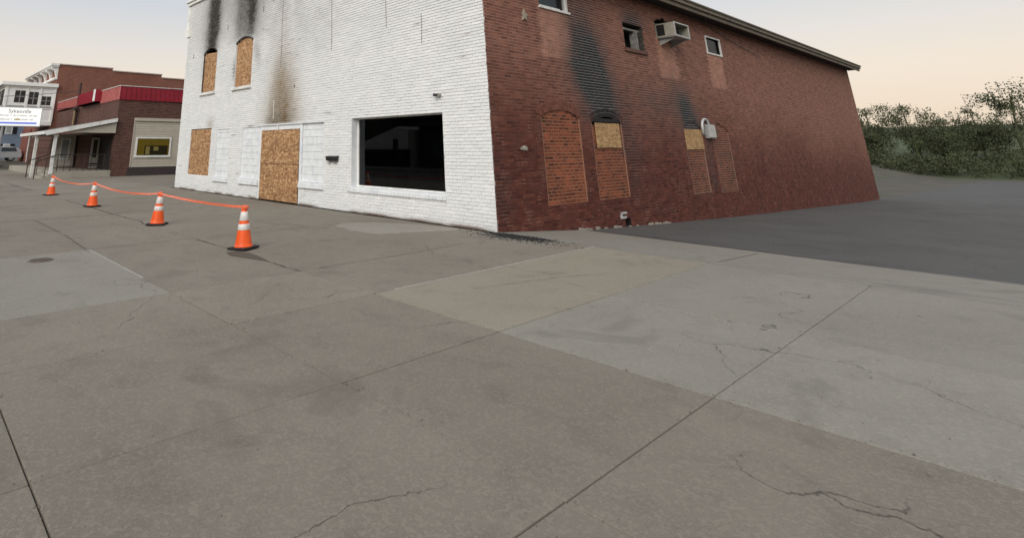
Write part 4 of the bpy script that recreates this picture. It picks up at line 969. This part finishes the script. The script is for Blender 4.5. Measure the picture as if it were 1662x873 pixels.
def text(body, size, yc, z, m, parent):
    cu = bpy.data.curves.new('lettering', 'FONT'); cu.body = body; cu.size = size; cu.align_x = 'CENTER'; cu.extrude = .002
    t = bpy.data.objects.new('lettering', cu); COL.objects.link(t)
    me = bpy.data.meshes.new_from_object(t.evaluated_get(bpy.context.evaluated_depsgraph_get())); COL.objects.unlink(t); bpy.data.objects.remove(t)
    me.transform(Matrix(((0, 0, 1, SX+.003), (1, 0, 0, yc), (0, 1, 0, z), (0, 0, 0, 1)))); me.transform(Matrix.Translation(-WORLD[parent])); me.materials.append(m)
    o = bpy.data.objects.new('lettering', me); COL.objects.link(o); o.parent = parent; WORLD[o] = WORLD[parent]
text('Sykesville', .235, -5.45, 3.11, M_INK, bx)
for zz, h, m, y_a, y_b in ((2.97, .055, M_INK2, sy0+.15, -4.78), (2.80, .06, M_INK2, sy0+.2, -4.85)):
    b = MB(); y = y_a; r_ = random.Random(5)
    while y < y_b:
        ww = r_.uniform(.012, .03); hh = h*r_.choice((.7, .75, 1, 1.0, 1.25))
        if r_.random() > .16 and not (zz < 2.9 and -5.62 < y < -5.38): b.box(SX, SX+.003, y, y+ww, zz, zz+hh)
        y += ww+.014
    b.build('small_print', m, bx)
MB().prism([(-5.6, 2.80), (-5.4, 2.80), (-5.36, 2.84), (-5.5, 2.875), (-5.64, 2.84)], 0, SX, SX+.003).build('emblem', M_GOLD, bx)

# ------------------------------------------------------------------ houses across the street (seen mirrored in the shop window)
M_PALE = plain('pale_siding', (.55, .55, .50), .8)
gh = empty('gabled_house', (-31, -25, 0), 'pale gabled house mirrored in the shop window', 'house')
b = MB(); b.prism([(-34, 1.4), (-28.05, 1.4), (-28.05, 3.05), (-29.3, 3.35), (-34, 2.1)], 1, -30, -23.5); b.box(-34, -28.05, -30, -23.6, 0, 1.4); b.build('wall', M_PALE, gh)
MB().box(-34.1, -27.9, -23.55, -23.2, 0, 1.45).build('porch_wall', M_DARK, gh); MB().box(-29.9, -29.3, -23.5, -23.45, 1.5, 2.3).build('window', M_DARK, gh)
M_DSH = plain('dark_shop_wall', (.045, .035, .03), .9)
for nm, q, lb in (('corner_shop', (-27.2, 40, -40, -24.0, 0, 6.5), 'dark flat roofed shop mirrored at the right of the shop window'), ('brick_store', (-90, -34.5, -40, -24.5, 0, 7.5), 'dark store mirrored at the left edge of the shop window'), ('rear_store', (-34.4, -27.3, -40, -31, 0, 6.8), 'dark store mirrored behind the pale gabled house')):
    ds = empty(nm, ((q[0]+q[1])/2, q[3], 0), lb, 'building'); MB().box(*q).build('wall', M_DSH, ds)
    MB().box(q[0]-.2, q[1]+.2, q[2]-.2, q[3]+.25, q[5], q[5]+.25).build('roof_edge', M_DARK, ds)
    if nm == 'corner_shop': MB().box(-27.1, 40.0, -23.99, -23.4, 3.3, 3.5).build('awning', plain('dark_awning', (.09, .08, .075), .9), ds)
    x = q[0]+1.5
    while x < min(q[1]-2, 10) and nm != 'rear_store': MB().box(x, x+1.9, q[3], q[3]+.03, .7, 2.6).build('window', M_CGL, ds); x += 3.1

# ------------------------------------------------------------------ far wood beyond the alley
hl = MB(); hx = np.linspace(-200, 260, 40); hy = np.linspace(85, 260, 14)
for y in hy:
    for x in hx: hl.v.append((x, y, -2.4+9*float(sm(np.float64(y), 85, 240))+1.5*float(fbm(np.float64(x*.02), np.float64(y*.02), 3))*float(sm(np.float64(y), 85, 120))))
for j in range(13):
    for i in range(39): k = j*40+i; hl.f.append((k, k+1, k+41, k+40))
tag(hl.build('hill', plain('grassy_hill', (.06, .075, .03), .9, 0, .3, .2), smooth=True), kind='structure')
NT = 20; n = 110000
cx_ = np.linspace(-22, 12, NT)[rng.permutation(NT)]+rng.uniform(-1, 1, NT); cy_ = rng.uniform(97, 132, NT); ch_ = rng.uniform(5, 12, NT)
cl_c = []
for k in range(NT):
    m_ = 34; d_ = rng.normal(size=(m_, 3)); d_ /= np.linalg.norm(d_, axis=1)[:, None]; r_ = rng.uniform(.35, 1, m_)[:, None]
    cl_c.append(np.array([cx_[k], cy_[k], -2.0+ch_[k]*.60]) + d_*r_*np.array([ch_[k]*.36, ch_[k]*.36, ch_[k]*.42]))
m_ = 260; cl_c.append(np.stack([rng.uniform(-24, 14, m_), rng.uniform(92, 104, m_), rng.uniform(-1.9, .2, m_)], -1))   # undergrowth
cl_c = np.concatenate(cl_c); idx = rng.integers(0, len(cl_c), n)
c3 = cl_c[idx] + np.clip(rng.normal(size=(n, 3)), -1.5, 1.5)*(.35+.45*hsh(idx, idx*2., 3))[:, None]*np.array([1.1, 1.1, .75]); c3[:, 2] = np.maximum(c3[:, 2], -2.3)
a = rng.normal(size=(n, 3)); a /= np.linalg.norm(a, axis=1)[:, None]; bb_ = np.cross(a, rng.normal(size=(n, 3))); bb_ /= np.linalg.norm(bb_, axis=1)[:, None]
s = rng.uniform(.07, .17, n)[:, None]
V = np.stack([c3-a*s, c3-bb_*s*.6, c3+a*s, c3+bb_*s*.6], 1)
wd2 = MB(); wd2.v = V.reshape(-1, 3).tolist(); wd2.f = np.arange(4*n).reshape(n, 4).tolist()
for k in range(NT): wd2.tube([(cx_[k], cy_[k], -2.4), (cx_[k]+rng.uniform(-.4, .4), cy_[k], -2.4+ch_[k]*.4), (cx_[k]+rng.uniform(-.6, .6), cy_[k], -2.4+ch_[k]*.9)], [.22, .15, .05], 6)
tag(wd2.build('wood', plain('far_leaves', (.05, .06, .025), .8, 0, .5, .6)), 'distant wood beyond the end of the alley', 'trees', kind='stuff')
